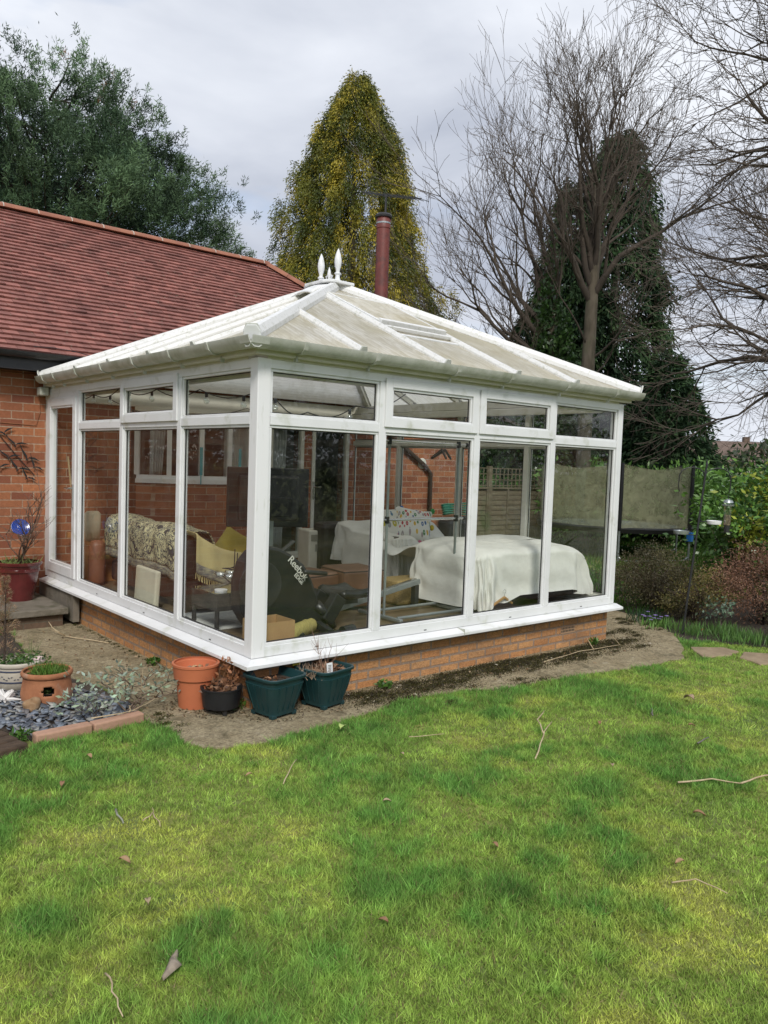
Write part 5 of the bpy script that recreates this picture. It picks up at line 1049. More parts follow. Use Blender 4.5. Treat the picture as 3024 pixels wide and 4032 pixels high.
tw([[(.53,-1.05,.04),(.76,-1.14,.04)]],.0045,M['straw'],'thin straight straw on the lawn in front of the path')
tw([[(-1.28,-1.18,.035),(-1.22,-1.16,.05),(-1.2,-1.1,.05)],[(-1.22,-1.16,.05),(-1.24,-1.28,.035)]],.0045,M['straw'],'small three-pronged straw on the left of the lawn')
tw([[(-1.34,-.99,.035),(-1.36,-1.08,.05),(-1.36,-1.14,.03)]],.008,mat('lichen_twig',(.30,.31,.25),(.2,.19,.14),.9,30),'short grey lichen covered twig on the left of the lawn')
tw([[(-1.83,-2.16,.035),(-1.85,-2.28,.045),(-1.87,-2.40,.035)]],.005,M['straw'],'thin curved straw at the bottom left of the lawn')
tw([[(-.05,2.45,.02),(-.3,2.9,.03),(-.35,3.2,.05)],[(-.3,2.9,.03),(-.4,2.85,.1),(-.42,3.0,.16)]],.008,M['straw'],'dry branch lying on the concrete by the side wall')
tw([[(2.9,-.25,.02),(3.5,-.2,.03),(4.1,-.25,.03),(4.25,-.05,.08)],[(3.7,-.22,.03),(3.75,-.1,.12)]],.006,M['straw'],'long bowed pale twig on the moss below the air brick')
tw([[(-1.0,.27,.085),(-.8,.26,.085),(-.7,.28,.08)],[(-.75,.27,.08),(-.71,.36,.09),(-.70,.42,.07)]],.006,M['straw'],'pale root lying along the pink edging blocks')
tw([[(-.72,.28,.08),(-.55,.33,.12),(-.47,.36,.09)],[(-.58,.5,.03),(-.585,.45,.3)]],.0035,M['straw'],'thin dry stalk poking up through the sage plant')
tw([[(2.02,-2.19,.03),(2.17,-2.19,.04)],[(2.3,-1.7,.03),(2.42,-1.62,.04)]],.008,mat('grey_twig',(.16,.15,.13)),'short grey twig at the right of the lawn')
bp=MB().grid(12,6,lambda a,b:(-1.70+.125*a+.02*math.sin(a*5)+(b-.5)*.022*math.sin(a*3.1),-2.31+.11*a+(b-.5)*-.035*(.5+math.sin(a*3.1)),.035+.012*math.cos((b-.5)*3)+.012*math.sin(a*6)))
tag(bp.build('bark_strip',mat('pale_bark',(.36,.30,.23),(.2,.16,.12),.9,25,.5,40),smooth=True,solid=.006),'curled strip of pale bark in the lower left of the lawn','bark')
def leafobj(x,y,s,col,label,cat='leaf',group='dead leaves on the lawn',rz=0,z=.04):
    mb=MB().grid(7,5,lambda a,b:(x+(a-.5)*s*math.cos(rz)-(b-.5)*s*.5*math.sin(a*3.14)**.7*math.sin(rz),y+(a-.5)*s*math.sin(rz)+(b-.5)*s*.5*math.sin(a*3.14)**.7*math.cos(rz),z+.3*s*abs(b-.5)+.15*s*math.sin(a*4)))
    return tag(mb.build('leaf',mat('leafm',col,tuple(v*.7 for v in col),.8,20),smooth=True,solid=.0015),label,cat,group)
leafobj(.27,-.70,.09,(.5,.62,.2),'pale yellow-green leaf on the lawn in front of the green planters',rz=.6,z=.05,group=None)
DL=[(-1.45,-.55,.05,'left edge of the lawn below the pink edging'),(-.6,-1.0,.04,'lawn left of the thin straw'),(-1.5,-1.5,.06,'lawn at the left edge below the lichen twig'),(-1.55,-1.85,.05,'lawn above the strip of pale bark'),(-.2,-1.7,.045,'middle of the lawn left of centre'),(.3,-1.25,.04,'lawn below the thin straight straw'),(1.2,-2.1,.05,'lawn below the forked pale twig'),(.45,-2.95,.05,'lawn by the short curved straw'),(-.1,-2.35,.04,'lower middle of the lawn'),(-.9,-2.5,.045,'bottom of the lawn right of the bark strip'),(2.3,-2.0,.05,'lawn above the long kinked twig'),(1.0,-2.75,.06,'lawn left of the long kinked twig'),(1.8,-1.6,.05,'lawn right of the forked twig'),(-1.2,-.25,.05,'lawn just in front of the pink edging blocks')]
for i,(x,y,s_,w_) in enumerate(DL): leafobj(x,y,s_*1.0,R.choice([(.38,.24,.13),(.30,.17,.09),(.42,.32,.2)]),'curled brown dead leaf on the '+w_,rz=R.random()*6,group='dead leaves on the lawn')
leafobj(2.9,-1.65,.11,(.42,.30,.2),'largest pale brown dead leaf on the far right of the lawn',rz=1.2,group='dead leaves on the lawn')
tag(crumbs('leaf_litter',(2.5,-.25),.01,.02,1,BR,.03,None),None,None,kind='stuff')
n=420; X=np.concatenate([RN.uniform(.7,4.6,260),RN.uniform(-.6,0,160)]); Y=np.concatenate([-.04-np.abs(RN.normal(size=260))*.2,RN.uniform(.1,3.2,160)]); P=np.stack([X,Y,np.full(n,.02)],1); D=RN.normal(size=(n,3)); D[:,2]*=.15
V,F,T=leaves(P,D,.02+.03*RN.random(n)**3,.016,np.array([(.4,.3,.18),(.2,.12,.06),(.5,.45,.35),(.1,.07,.04)])[RN.integers(0,4,n)]); bpy.data.objects.remove(bpy.data.objects['leaf_litter']); tag(npmesh('leaf_litter',V,F,M['leaf'],tint=T),None,None,kind='stuff')
#==BACKGARDEN==
# bird feeding pole
bf=thing('bird_feeder_pole',(5.26,-.28,0),'leaning black bird feeding pole with curled hooks and hanging trays','bird feeder')
b0=Vector((5.26,-.28,0)); b1=Vector((5.46,-.34,1.87)); MB().tube([b0,b0.lerp(b1,.5),b1],[.013,.012,.011],8).build('pole',M['black'],bf); MB().tube([b1,b1+Vector((.006,0,.06))],[.014,.002],8).build('finial',M['black'],bf)
ax=Vector((.763,-.647,0))
for sg in (-1,1):
    q=b0.lerp(b1,.93); pts=[q]+[q+ax*sg*(.14-.14*math.cos(t_))+Vector((0,0,.10*math.sin(t_)+(-.0))) for t_ in (.5,1,1.5,2,2.5,3)]+[q+ax*sg*.285+Vector((0,0,-.10)),q+ax*sg*.27+Vector((0,0,-.17))]
    MB().tube(pts,.006,6).build('hook',M['black'],bf,smooth=True)
q=b0.lerp(b1,.93)+ax*.27+Vector((0,0,-.19)); fd=thing('seed_feeder',tuple(q-Vector((0,0,.4))),'grey metal and mesh seed feeder hanging from the right hook of the pole','bird feeder')
MB().lathe([(0,0),(.045,-.02),(.055,-.045),(.0,-.045)],q-Vector((0,0,.04)),16).lathe([(.0,0),(.065,-.005),(.06,-.02),(0,-.02)],q-Vector((0,0,.10)),16).build('cap',M['steel'],fd)
MB().tube([q,q-Vector((0,0,.05))],.003,5).build('hanger',M['black'],fd); MB().lathe([(.038,-.12),(.038,-.33)],q,16).build('tube',BW,fd); MB().lathe([(0,-.22),(.034,-.22),(.034,-.33),(0,-.33)],q,12).build('seed',mat('seed',(.3,.22,.14),(.12,.09,.06),.9,60),fd)
MB().tube([q+Vector((-.05,.04,-.36)),q+Vector((.05,-.04,-.36))],.004,5).tube([q+Vector((-.05,.04,-.41)),q+Vector((.05,-.04,-.41))],.004,5).tube([q+Vector((0,0,-.33)),q+Vector((0,0,-.41))],.03,8).build('perch',M['black'],fd)
def tray(c,m,nm,r_=.075): return MB().lathe([(0,0),(r_*.9,0),(r_,.03),(r_*1.05,.03),(r_*1.05,.024),(r_*.95,-.008),(0,-.008)],c,20).build(nm,m,bf,smooth='auto')
ta=b0.lerp(b1,.66)+ax*.17; tray(ta,M['upvc'],'white_dish'); MB().tube([b0.lerp(b1,.67),ta+Vector((0,0,.01))],.005,6).build('arm',M['black'],bf)
ta=b0.lerp(b1,.58)-ax*.17; tray(ta+Vector((0,0,.03)),M['steel'],'mesh_tray',.08); MB().tube([b0.lerp(b1,.585),ta+Vector((0,0,.03))],.005,6).build('arm',M['black'],bf)
# trampoline
TC=(11.75,4.96); TR=1.6; tr=thing('trampoline',(TC[0],TC[1],0),'round trampoline with padded black poles and a saggy green mesh net','trampoline')
def tp_(a,r_=TR): return (TC[0]+r_*math.cos(a),TC[1]+r_*math.sin(a))
fa=math.atan2(-.763,-.647)  # towards camera
angs=[fa-.21+k*math.pi/3 for k in range(6)]
for a in angs:
    x,y=tp_(a,TR+.03); MB().tube([(x,y,.62),(x,y,1.25),(x,y,1.93)],[.035,.04,.035],10).build('padded_pole',M['blackpl'],tr,smooth='auto'); MB().tube([(x,y,.02),(x,y,.62)],.022,8).build('leg',M['steel'],tr)
    a2=a+math.pi/6; 
for k in range(3): a0=angs[2*k]; x0,y0=tp_(a0,TR+.03); x1,y1=tp_(angs[2*k+1],TR+.03); MB().tube([(x0,y0,.12),(x0*.93+x1*.07,y0*.93+y1*.07,.03),(x0*.07+x1*.93,y0*.07+y1*.93,.03),(x1,y1,.12)],.02,8).build('foot_rail',M['steel'],tr,smooth=True)
MB().lathe([(TR-.28,.66),(TR-.04,.68),(TR,.65),(TR-.02,.57),(TR-.04,.6),(TR-.28,.64)],(TC[0],TC[1],0),48).build('safety_pad',M['blackpl'],tr,smooth='auto'); MB().lathe([(.001,.645),(TR-.28,.655)],(TC[0],TC[1],0),40).build('mat',mat('faded_mat',(.2,.26,.3),(.16,.17,.1),.8,3),tr)
m,t,b,o=newmat('net_mesh'); t.links.new(ramp(t,noise(t,6,6,None,1),[(.35,(.18,.18,.10)),(.7,(.36,.36,.22))]),b.inputs['Base Color']); b.inputs['Roughness'].default_value=.95; tr_=t.nodes.new('ShaderNodeBsdfTransparent'); ms=t.nodes.new('ShaderNodeMixShader')
w_=ramp(t,noise(t,3,5),[(.35,.5),(.65,.72)]); t.links.new(w_,ms.inputs[0]); t.links.new(tr_.outputs[0],ms.inputs[1]); t.links.new(b.outputs[0],ms.inputs[2]); t.links.new(ms.outputs[0],o.inputs[0])
MB().grid(121,14,lambda a,b:((lambda th_,sag:(TC[0]+(TR-.02-.05*sag)*math.cos(th_),TC[1]+(TR-.02-.05*sag)*math.sin(th_),.66+(1.25-.10*sag)*b))(fa-.21+a*6.2832,math.sin(((a*6)%1)*3.14159)))).build('net',m,tr,smooth=True,fixn=False)
x,y=tp_(angs[1],TR+.045); MB().box(x-.05,x+.05,y-.05,y+.05,.42,.6).build('blue_sleeve',mat('blue_plastic',(.02,.16,.5)),tr)
# fence
fm=mat('weathered_fence',(.20,.17,.11),(.13,.105,.065),.95,3,.4,25,c3=(.11,.13,.06),s3=1.2,stretch=(1,1,4))
fn_=thing('fence',(13,7.75,0),'weathered lap panel garden fence with a trellis top','fence')
FY_=7.75; X=9.0
while X<27:
    MB().box(X,X+.1,FY_-.05,FY_+.05,0,1.78).build('post',fm,fn_)
    pb=MB(); 
    for i in range(10): z_=.05+i*.118; pb.add([(X+.1,FY_-.012,z_),(X+1.83,FY_-.012,z_),(X+1.83,FY_+.004,z_+.128),(X+.1,FY_+.004,z_+.128),(X+.1,FY_+.004,z_),(X+1.83,FY_+.004,z_)],[(0,1,2,3),(0,4,5,1)])
    for bx_ in (.1,.68,1.25,1.79): pb.box(X+bx_,X+bx_+.04,FY_-.04,FY_-.014,.02,1.25)
    pb.box(X+.1,X+1.83,FY_-.045,FY_+.03,1.25,1.29); pb.build('lap_panel',fm,fn_)
    tb_=MB()
    for i in range(13): tb_.box(X+.12+i*.14,X+.14+i*.14,FY_-.02,FY_-.006,1.29,1.74)
    for i in range(4): tb_.box(X+.1,X+1.83,FY_-.005,FY_+.009,1.32+i*.133,1.34+i*.133)
    tb_.build('trellis',fm,fn_); X+=1.83
# foliage builders ------------------------------------------------------
def blobleaves(name,c,rx,ry,rz_,n,size,cols,m,par,bumps=60,seed=0,shell=.55,wd=.45,base_z=0,hang=0,noise_=.25,flat=.6):
    """leaves filling a lumpy ellipsoid, in sub-clumps"""
    rg=np.random.default_rng(seed); k=bumps; d=norm(rg.normal(size=(k,3))); cc=d*(shell+(1-shell)*rg.random((k,1)))*np.array([rx,ry,rz_])*(1+noise_*rg.normal(size=(k,1))*.5)
    idx=rg.integers(0,k,n); s_=np.array([rx,ry,rz_])*.34; P=np.array(c)+cc[idx]+rg.normal(size=(n,3))*s_*.55; D=P-np.array(c); D=norm(D)+rg.normal(size=(n,3))*.7; D[:,2]-=hang
    P=P[:]; ok=P[:,2]>base_z+.02; P,D,idx=P[ok],D[ok],idx[ok]; n=len(P); tone=rg.integers(0,len(cols),k)[idx]; T=np.array(cols)[tone]*(.75+.5*rg.random((n,1)))*(1+rg.normal(size=(k,1))*.18)[idx]
    V,F,T=leaves(P,D,size*(.6+.8*rg.random(n)),size*wd,np.clip(T,.003,1)); return npmesh(name,V,F,M[m],par,tint=T)
def bush(name,c,r3,n,size,cols,m,label,cat,seed=0,bumps=60,wood=True,**k):
    o=thing(name,(c[0],c[1],0),label,cat)
    blobleaves('foliage',(c[0],c[1],c[2]),*r3,n,size,cols,m,o,bumps,seed,**k)
    if wood:
        rr=random.Random(seed); mb=MB()
        for i in range(26):
            a=rr.random()*6.28; e=rr.uniform(.2,1.0); p=Vector((c[0]+rr.gauss(0,.08)*r3[0],c[1]+rr.gauss(0,.08)*r3[1],0)); q=Vector((c[0]+math.cos(a)*r3[0]*e,c[1]+math.sin(a)*r3[1]*e,c[2]+r3[2]*rr.uniform(.1,.8)*(1.2-e))); mid=p.lerp(q,.5)+Vector((rr.gauss(0,.05),rr.gauss(0,.05),.1)); mb.tube([p,mid,q],[.014,.009,.004],5)
        mb.build('branches',M['darktwig'],o)
    return o
# camellia hedge on the right, laurel behind the trampoline
CAM=[(.08,.17,.035),(.08,.17,.035),(.10,.20,.04),(.06,.13,.03),(.11,.23,.045),(.14,.28,.05),(.045,.10,.025),(.28,.32,.04)]
bush('evergreen_shrub',(11.3,.9,.9),(2.0,1.3,1.0),17000,.105,CAM,'glossleaf','large glossy evergreen shrub with yellowing leaves at the right edge','shrub',21,110,wd=.5)
bush('evergreen_shrub',(9.1,.95,.95),(.5,.5,.4),1600,.10,CAM,'glossleaf','side branch of glossy evergreen reaching out towards the trampoline net','shrub',22,26,wd=.5)
bush('evergreen_shrub',(10.2,-.6,.85),(1.3,1.0,1.0),10000,.10,CAM,'glossleaf','glossy evergreen shrub behind the bird feeding pole','shrub',24,70,wd=.5)
LAU=[(.15,.31,.07),(.21,.38,.09),(.10,.21,.045)]
for i,(x,y,l_) in enumerate(((15.2,5.2,'pale green laurel just behind the trampoline net'),(17.4,4.0,'pale green laurel right of the trampoline'),(13.6,6.9,'laurel between the trampoline and the fence'))):
    bush('laurel',(x,y,1.0),(1.3,1.2,.9),5500,.16,LAU,'glossleaf',l_,'shrub',30+i,60,wd=.36)
for i,(x,l_) in enumerate(((12.0,'dark climber spilling through the left of the trellis'),(16.0,'dark climber behind the middle of the trellis'),(20.0,'dark climber behind the far right of the trellis'))): bush('climber',(x,8.6,1.3),(2.0,.5,.75),4200,.13,CAM[:4],'glossleaf',l_,'climber',40+i,50,wd=.4)
# low shrubs in the flower bed
HEA=[(.075,.062,.03),(.10,.085,.04),(.055,.05,.022),(.13,.12,.05)]; BRN=[(.17,.085,.05),(.22,.115,.07),(.12,.06,.035),(.26,.15,.09)]; YEL=[(.17,.14,.045),(.11,.10,.035),(.2,.17,.05)]
bush('heather_shrub',(6.45,.75,.36),(.6,.5,.36),9500,.03,HEA,'leaf','dark olive heather shrub just right of the conservatory corner','shrub',51,60,wd=.4)
bush('heather_shrub',(7.0,1.2,.42),(.5,.42,.30),6000,.03,HEA,'leaf','taller dark heather shrub behind the low one near the trampoline leg','shrub',55,50,wd=.4)
bush('heather_shrub',(6.05,.05,.33),(.42,.38,.32),6500,.028,YEL+HEA[:2],'leaf','yellowish green heather shrub around the foot of the bird feeding pole','shrub',52,50,wd=.4)
bush('heather_shrub',(6.75,-.55,.48),(.75,.65,.44),15000,.03,BRN,'leaf','rusty brown heather shrub at the right edge','shrub',53,80,wd=.4)
bush('conifer_shrub',(5.72,-1.35,.28),(.28,.34,.24),5000,.025,HEA+[(.07,.1,.03)],'leaf','small dark dwarf conifer at the right edge beyond the lawn','shrub',54,40,wd=.4)
def strap(name,c,n,h,col,label,cat,r_=.08,w_=.012,lean=.7):
    o=thing(name,(c[0],c[1],0),label,cat); a=RN.random(n)*6.28; P=np.stack([c[0]+RN.normal(size=n)*r_,c[1]+RN.normal(size=n)*r_,np.zeros(n)],1); D=np.stack([np.cos(a)*lean*RN.random(n),np.sin(a)*lean*RN.random(n),np.ones(n)],1); V,F,T=leaves(P,D,h*(.6+.6*RN.random(n)),w_,jit(col,n,.2)); npmesh('leaves',V,F,M['leaf'],o,tint=T); return o
pr=strap('primrose',(5.42,.10),150,.13,(.13,.25,.06),'clump of mauve primroses at the edge of the path','flower',.11,.016)
for i in range(11):
    a=R.random()*6.28; q=Vector((5.36+R.gauss(0,.07),.12+R.gauss(0,.07),R.uniform(.09,.15))); fb_=MB()
    for k in range(5):
        b_=a+k*1.2566; fb_.add([q,q+Vector((math.cos(b_-.4)*.018,math.sin(b_-.4)*.018,.008)),q+Vector((math.cos(b_)*.026,math.sin(b_)*.026,.004)),q+Vector((math.cos(b_+.4)*.018,math.sin(b_+.4)*.018,.008))],[(0,1,2,3)])
    fb_.build('bloom',mat('mauve',(.38,.28,.62),(.3,.2,.55)) if i==0 else bpy.data.materials['mauve'],pr,fixn=False)
for i,(x,y,l_) in enumerate(((5.62,-.55,'clump of strappy green bulb leaves left of the small dwarf conifer'),(5.4,-.75,'grassy clump of bulb leaves at the edge of the lawn near the stepping stones'),(5.35,-.35,'grassy clump of bulb leaves right of the foot of the feeding pole'),(5.55,.35,'dark strappy leaves at the corner of the path behind the primroses'),(5.5,-1.0,'low bright green bulb leaves in front of the dwarf conifer'))): strap('bulb_clump',(x,y),150,.17,(.10,.20,.05) if i!=3 else (.03,.07,.03),l_,'plant',.10,.011)
tag(MB().ball((5.42,-.42,.07),.014,8,(1,1,1.5)).build('red_tulip',mat('red_petal',(.6,.02,.02)),smooth=True),'tiny red tulip among the bulb leaves beyond the lawn edge','flower')
mb,tips=straggle((5.75,-.45,.01),[(5.7,-.40,.30),(5.82,-.5,.34),(5.9,-.42,.25),(5.65,-.5,.22)],.005,12); leafplant('grey_shrub',mb,'small grey-green leafy shrub in front of the rusty brown heather','shrub',(.13,.20,.13),130,.06,M['twig'],tips,clump=.03)
# hose reel by the house wall
hs=thing('hose',(6.25,4.25,.9),'green garden hose coiled on a black reel against the house wall','hose')
MB().box(6.0,6.5,4.1,4.4,.0,.9).build('water_butt',M['blackpl'],hs,bevel=.05); hb=MB()
for k in range(5): hb.tube([(6.25+(.3+.012*k)*math.cos(a),4.2+.1*math.sin(a),1.0+.035*k+.02*math.sin(2*a)) for a in [i*.35 for i in range(19)]],.012,6)
hb.build('hose_coil',mat('hose_green',(.02,.17,.11)),hs,smooth=True)
#==TREES==
RX,RY=.763,-.647
def segmesh(name,segs,m,par,sides=3):
    A=np.array([q[0] for q in segs],np.float32); B=np.array([q[1] for q in segs],np.float32); r0=np.array([q[2] for q in segs],np.float32)[:,None]; r1=np.array([q[3] for q in segs],np.float32)[:,None]
    D=norm(B-A); Sx=norm(np.cross(D,np.array([.21,.37,.9]))); U=np.cross(D,Sx); n=len(A); ring=[]
    for P,r_ in ((A,r0),(B,r1)):
        for j in range(sides): t_=6.28318*j/sides; ring.append(P+(Sx*math.cos(t_)+U*math.sin(t_))*r_)
    V=np.stack(ring,1).reshape(-1,3); b=np.arange(n)[:,None]*2*sides; F=np.concatenate([b+np.array([j,(j+1)%sides,sides+(j+1)%sides,sides+j]) for j in range(sides)],0)
    o=npmesh(name,V,F,m,par); return o
def grow(rr,segs,p,d,L,r_,lv,up,kinds,gn=.16,tips=None):
    k=5 if lv>=3 else (4 if lv>=1 else 3); px=p.copy(); pts=[p]
    for i in range(k):
        d=Vector((d.x+rr.gauss(0,gn),d.y+rr.gauss(0,gn),d.z+rr.gauss(0,gn)+up)).normalized(); q=px+d*(L/k); ra=r_*(1-.75*i/k); rb=r_*(1-.75*(i+1)/k); segs.append((px,q,max(ra,.0042),max(rb,.0036))); px=q; pts.append((q,d.copy()))
    if lv>0:
        n=kinds[lv]
        for j in range(n):
            i=1+int(rr.random()*k*.999) if j>0 else k; q,dd=pts[i]; sp=rr.uniform(.35,.7) if i<k else .3
            v=Vector((rr.gauss(0,1),rr.gauss(0,1),rr.gauss(0,.7))); v=(v-dd*v.dot(dd)).normalized(); grow(rr,segs,q,(dd+v*sp).normalized(),L*rr.uniform(.45,.72),max(r_*.52*(1-.45*i/k)+.002,.0042),lv-1,up,kinds,gn)
def baretree(base,h,tr,limbs,seed,label,up,kinds,trunkpts=None,lv=4,root=None,bark='bark'):
    rr=random.Random(seed); o=thing('bare_tree',(base[0],base[1],0),label,'tree'); pts=trunkpts or [Vector((base[0]+.05*math.sin(i),base[1],h*i/6)) for i in range(7)]
    pts=[Vector(p) for p in pts]; MB().tube(pts,[tr*(1.15-.5*i/(len(pts)-1)) for i in range(len(pts))],12).build('trunk',M[bark],o,smooth=True)
    segs=[]
    for (z,(lat,dep,dz),L,r_) in limbs:
        t_=min(len(pts)-1.001,z/h*(len(pts)-1)); i=int(t_); p=pts[i].lerp(pts[i+1],t_-i); d=Vector((lat*RX+dep*.647,lat*RY+dep*.763,dz)).normalized(); grow(rr,segs,p,d,L,r_,lv,up,kinds)
    thick=[q for q in segs if q[2]>.012]; thin=[q for q in segs if q[2]<=.012]; bark='limbbark' if bark=='bark' else bark
    segmesh('limbs',thick,M[bark],o,6); segmesh('twigs',thin,M['twig'],o,3); return o,len(segs)
KN={4:4,3:5,2:4,1:3}
# tall bare tree (right trunk)
rr=random.Random(3); lim=[]
for i in range(15):
    z=5.5+i*.2; lat=[-.75,.55,-.5,.7,-.3,.35,-.9,.8,-.15,.25,-.6,.6,-.3,.4,0][i]; lim.append((z,(lat,rr.uniform(-.5,.5),1.15+.1*i),2.75-.04*i,.095-.003*i))
lim+=[(3.4,(.8,-.3,.5),1.4,.025),(3.9,(.9,.2,.7),1.8,.035),(4.2,(-.8,-.3,.8),1.9,.03)]
t1,c1=baretree((13.33,6.9),8.6,.17,lim,11,'tall bare deciduous tree with a clean straight trunk in front of the dark conifers',.085,KN,trunkpts=[(13.3,6.9,0),(13.28,6.9,2),(13.30,6.92,4),(13.34,6.93,5.5),(13.42,6.96,6.8),(13.5,7.0,8.6)])
# ivy clad bare tree leaning left
lim=[]
for i,(z,lat,dz,L,r_) in enumerate([(2.6,-1.2,.25,3.3,.05),(3.1,-1.2,.4,3.9,.06),(3.6,-1.3,.5,4.2,.06),(4.2,-1.2,.75,4.6,.065),(4.7,-1.1,.9,4.9,.07),(5.0,-.8,1.3,4.9,.07),(5.3,-.5,1.5,5.0,.07),(5.5,-.25,1.6,4.8,.06),(5.6,.15,1.6,4.4,.05),(4.4,-1.0,.5,3.6,.05),(3.4,-.9,.2,3.0,.04),(5.1,-1.0,1.1,4.7,.06)]): lim.append((z,(lat,rr.uniform(-.4,.4),dz),L*.64,r_*1.25))
t2_,c2_=baretree((13.1,7.9),5.8,.16,lim,17,'bare tree with an ivy covered trunk whose branches spread to the left',.075,KN)
blobleaves('ivy',(13.1,7.85,3.3),.5,.5,3.0,11000,.11,[(.04,.09,.02),(.03,.065,.018),(.06,.11,.03)],'glossleaf',t2_,60,61,wd=.7)
blobleaves('ivy',(12.4,8.3,2.4),.9,.5,.55,2200,.11,[(.04,.09,.02),(.03,.065,.018)],'glossleaf',t2_,30,62,wd=.7)
# large tree out of frame on the right, reaching in
lim=[]
for i in range(22):
    z=3.3+i*.33; lat=-1.0+.25*math.sin(i*2.1); dep=.55*math.sin(i*1.7); dz=[.12,.3,.05,.4,.15,.5][i%6]+.012*i; lim.append((z,(lat,dep,dz),2.35+.35*math.sin(i*1.3),.10-.002*i))
for i in range(8): lim.append((3+i*.9,(1,math.sin(i*2.4),.5),3.0,.06))
t3_,c3_=baretree((11.9,.05),10.6,.30,lim,23,'big spreading bare tree reaching into the photo from the right edge',.012,KN)
lim=[(2.5+i*.5,(-1+.5*math.sin(i),math.sin(i*1.9)*.7,.35+.05*i),3.6,.05) for i in range(9)]
baretree((22.5,4.0),7,.2,lim,29,'second bare tree farther off behind the right edge branches',.02,{4:6,3:5,2:4,1:3})
# conifers --------------------------------------------------------------
def prof_r(z,P): zs=[p[0] for p in P][::-1]; rs=[p[1] for p in P][::-1]; return np.interp(z,zs,rs)
def conifer(name,base,P,n,size,cols,label,seed,droop=.9,z0=.3,nb=1400,wd=.3,m='leaf',sprayr=.16,down=.32,trunk=True,inner=.5,rag=1.):
    """n leaves grouped in nb drooping sprays hung over the profile P [(z,r)...]"""
    rg=np.random.default_rng(seed); o=thing(name,(base[0],base[1],0),label,'tree'); zt=P[0][0]
    if trunk: MB().tube([(base[0],base[1],0),(base[0],base[1],zt*.5),(base[0],base[1],zt*.86)],[.24,.15,.02],8).build('trunk',M['bark'],o,smooth=True)
    z=z0+(zt-z0)*(1-np.sqrt(1-rg.random(nb*3)*.995)); r0=prof_r(z,P); w=np.ones(len(z)); z=z[:nb]; q_=nb//5; z[:q_]=z0+(zt-z0)*(.55+.45*rg.random(q_)); r0=prof_r(z,P); a=rg.random(nb)*6.283; lump=1+rag*(.13*np.sin(a*5+z*2.3)*np.sin(z*3.1+a*2)+rg.normal(size=nb)*.055)
    rr_=r0*lump*(inner+(1-inner)*rg.random(nb)**.35); C=np.stack([base[0]+rr_*np.cos(a),base[1]+rr_*np.sin(a),z],1); O=np.stack([np.cos(a),np.sin(a),np.zeros(nb)],1)
    idx=rg.integers(0,nb,n); s_=rg.random(n); off=O[idx]*(s_[:,None]*sprayr*1.6)+rg.normal(size=(n,3))*sprayr*.42; off[:,2]-=down*s_**1.6*1.2; Pp=C[idx]+off
    D=O[idx]*.7+rg.normal(size=(n,3))*.45; D[:,2]-=droop*(0.3+s_); ctone=rg.random(nb); ci=np.clip((ctone*len(cols)).astype(int),0,len(cols)-1)
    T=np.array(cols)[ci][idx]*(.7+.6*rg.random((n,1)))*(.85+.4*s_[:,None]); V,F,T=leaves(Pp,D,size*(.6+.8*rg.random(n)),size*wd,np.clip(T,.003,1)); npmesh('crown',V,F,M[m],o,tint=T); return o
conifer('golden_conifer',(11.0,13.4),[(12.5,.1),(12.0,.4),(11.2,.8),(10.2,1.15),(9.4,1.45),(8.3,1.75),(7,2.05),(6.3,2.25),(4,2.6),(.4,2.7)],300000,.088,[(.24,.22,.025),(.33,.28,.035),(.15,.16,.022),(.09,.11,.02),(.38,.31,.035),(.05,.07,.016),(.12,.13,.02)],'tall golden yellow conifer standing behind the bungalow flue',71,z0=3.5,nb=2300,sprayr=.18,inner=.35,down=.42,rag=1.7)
DK=[(.026,.056,.024),(.04,.08,.03),(.018,.038,.018),(.055,.095,.038)]
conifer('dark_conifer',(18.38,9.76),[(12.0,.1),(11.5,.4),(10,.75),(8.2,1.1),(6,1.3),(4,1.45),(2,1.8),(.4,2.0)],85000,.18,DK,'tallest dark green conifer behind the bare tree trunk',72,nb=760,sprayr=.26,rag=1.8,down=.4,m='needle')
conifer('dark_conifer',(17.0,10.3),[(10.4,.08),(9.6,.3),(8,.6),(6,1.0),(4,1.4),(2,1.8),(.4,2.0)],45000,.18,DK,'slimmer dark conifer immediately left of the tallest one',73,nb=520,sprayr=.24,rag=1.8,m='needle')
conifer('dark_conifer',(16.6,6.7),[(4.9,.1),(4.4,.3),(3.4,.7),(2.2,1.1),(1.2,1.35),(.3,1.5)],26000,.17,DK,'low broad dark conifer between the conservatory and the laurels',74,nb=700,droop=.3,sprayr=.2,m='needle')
conifer('dark_conifer',(14.6,9.6),[(6.2,.1),(5.4,.6),(4.2,1.1),(2.8,1.5),(1.2,1.7),(.3,1.8)],22000,.2,DK,'low dark conifer behind the ivy covered trunk',75,nb=600,sprayr=.2,m='needle')
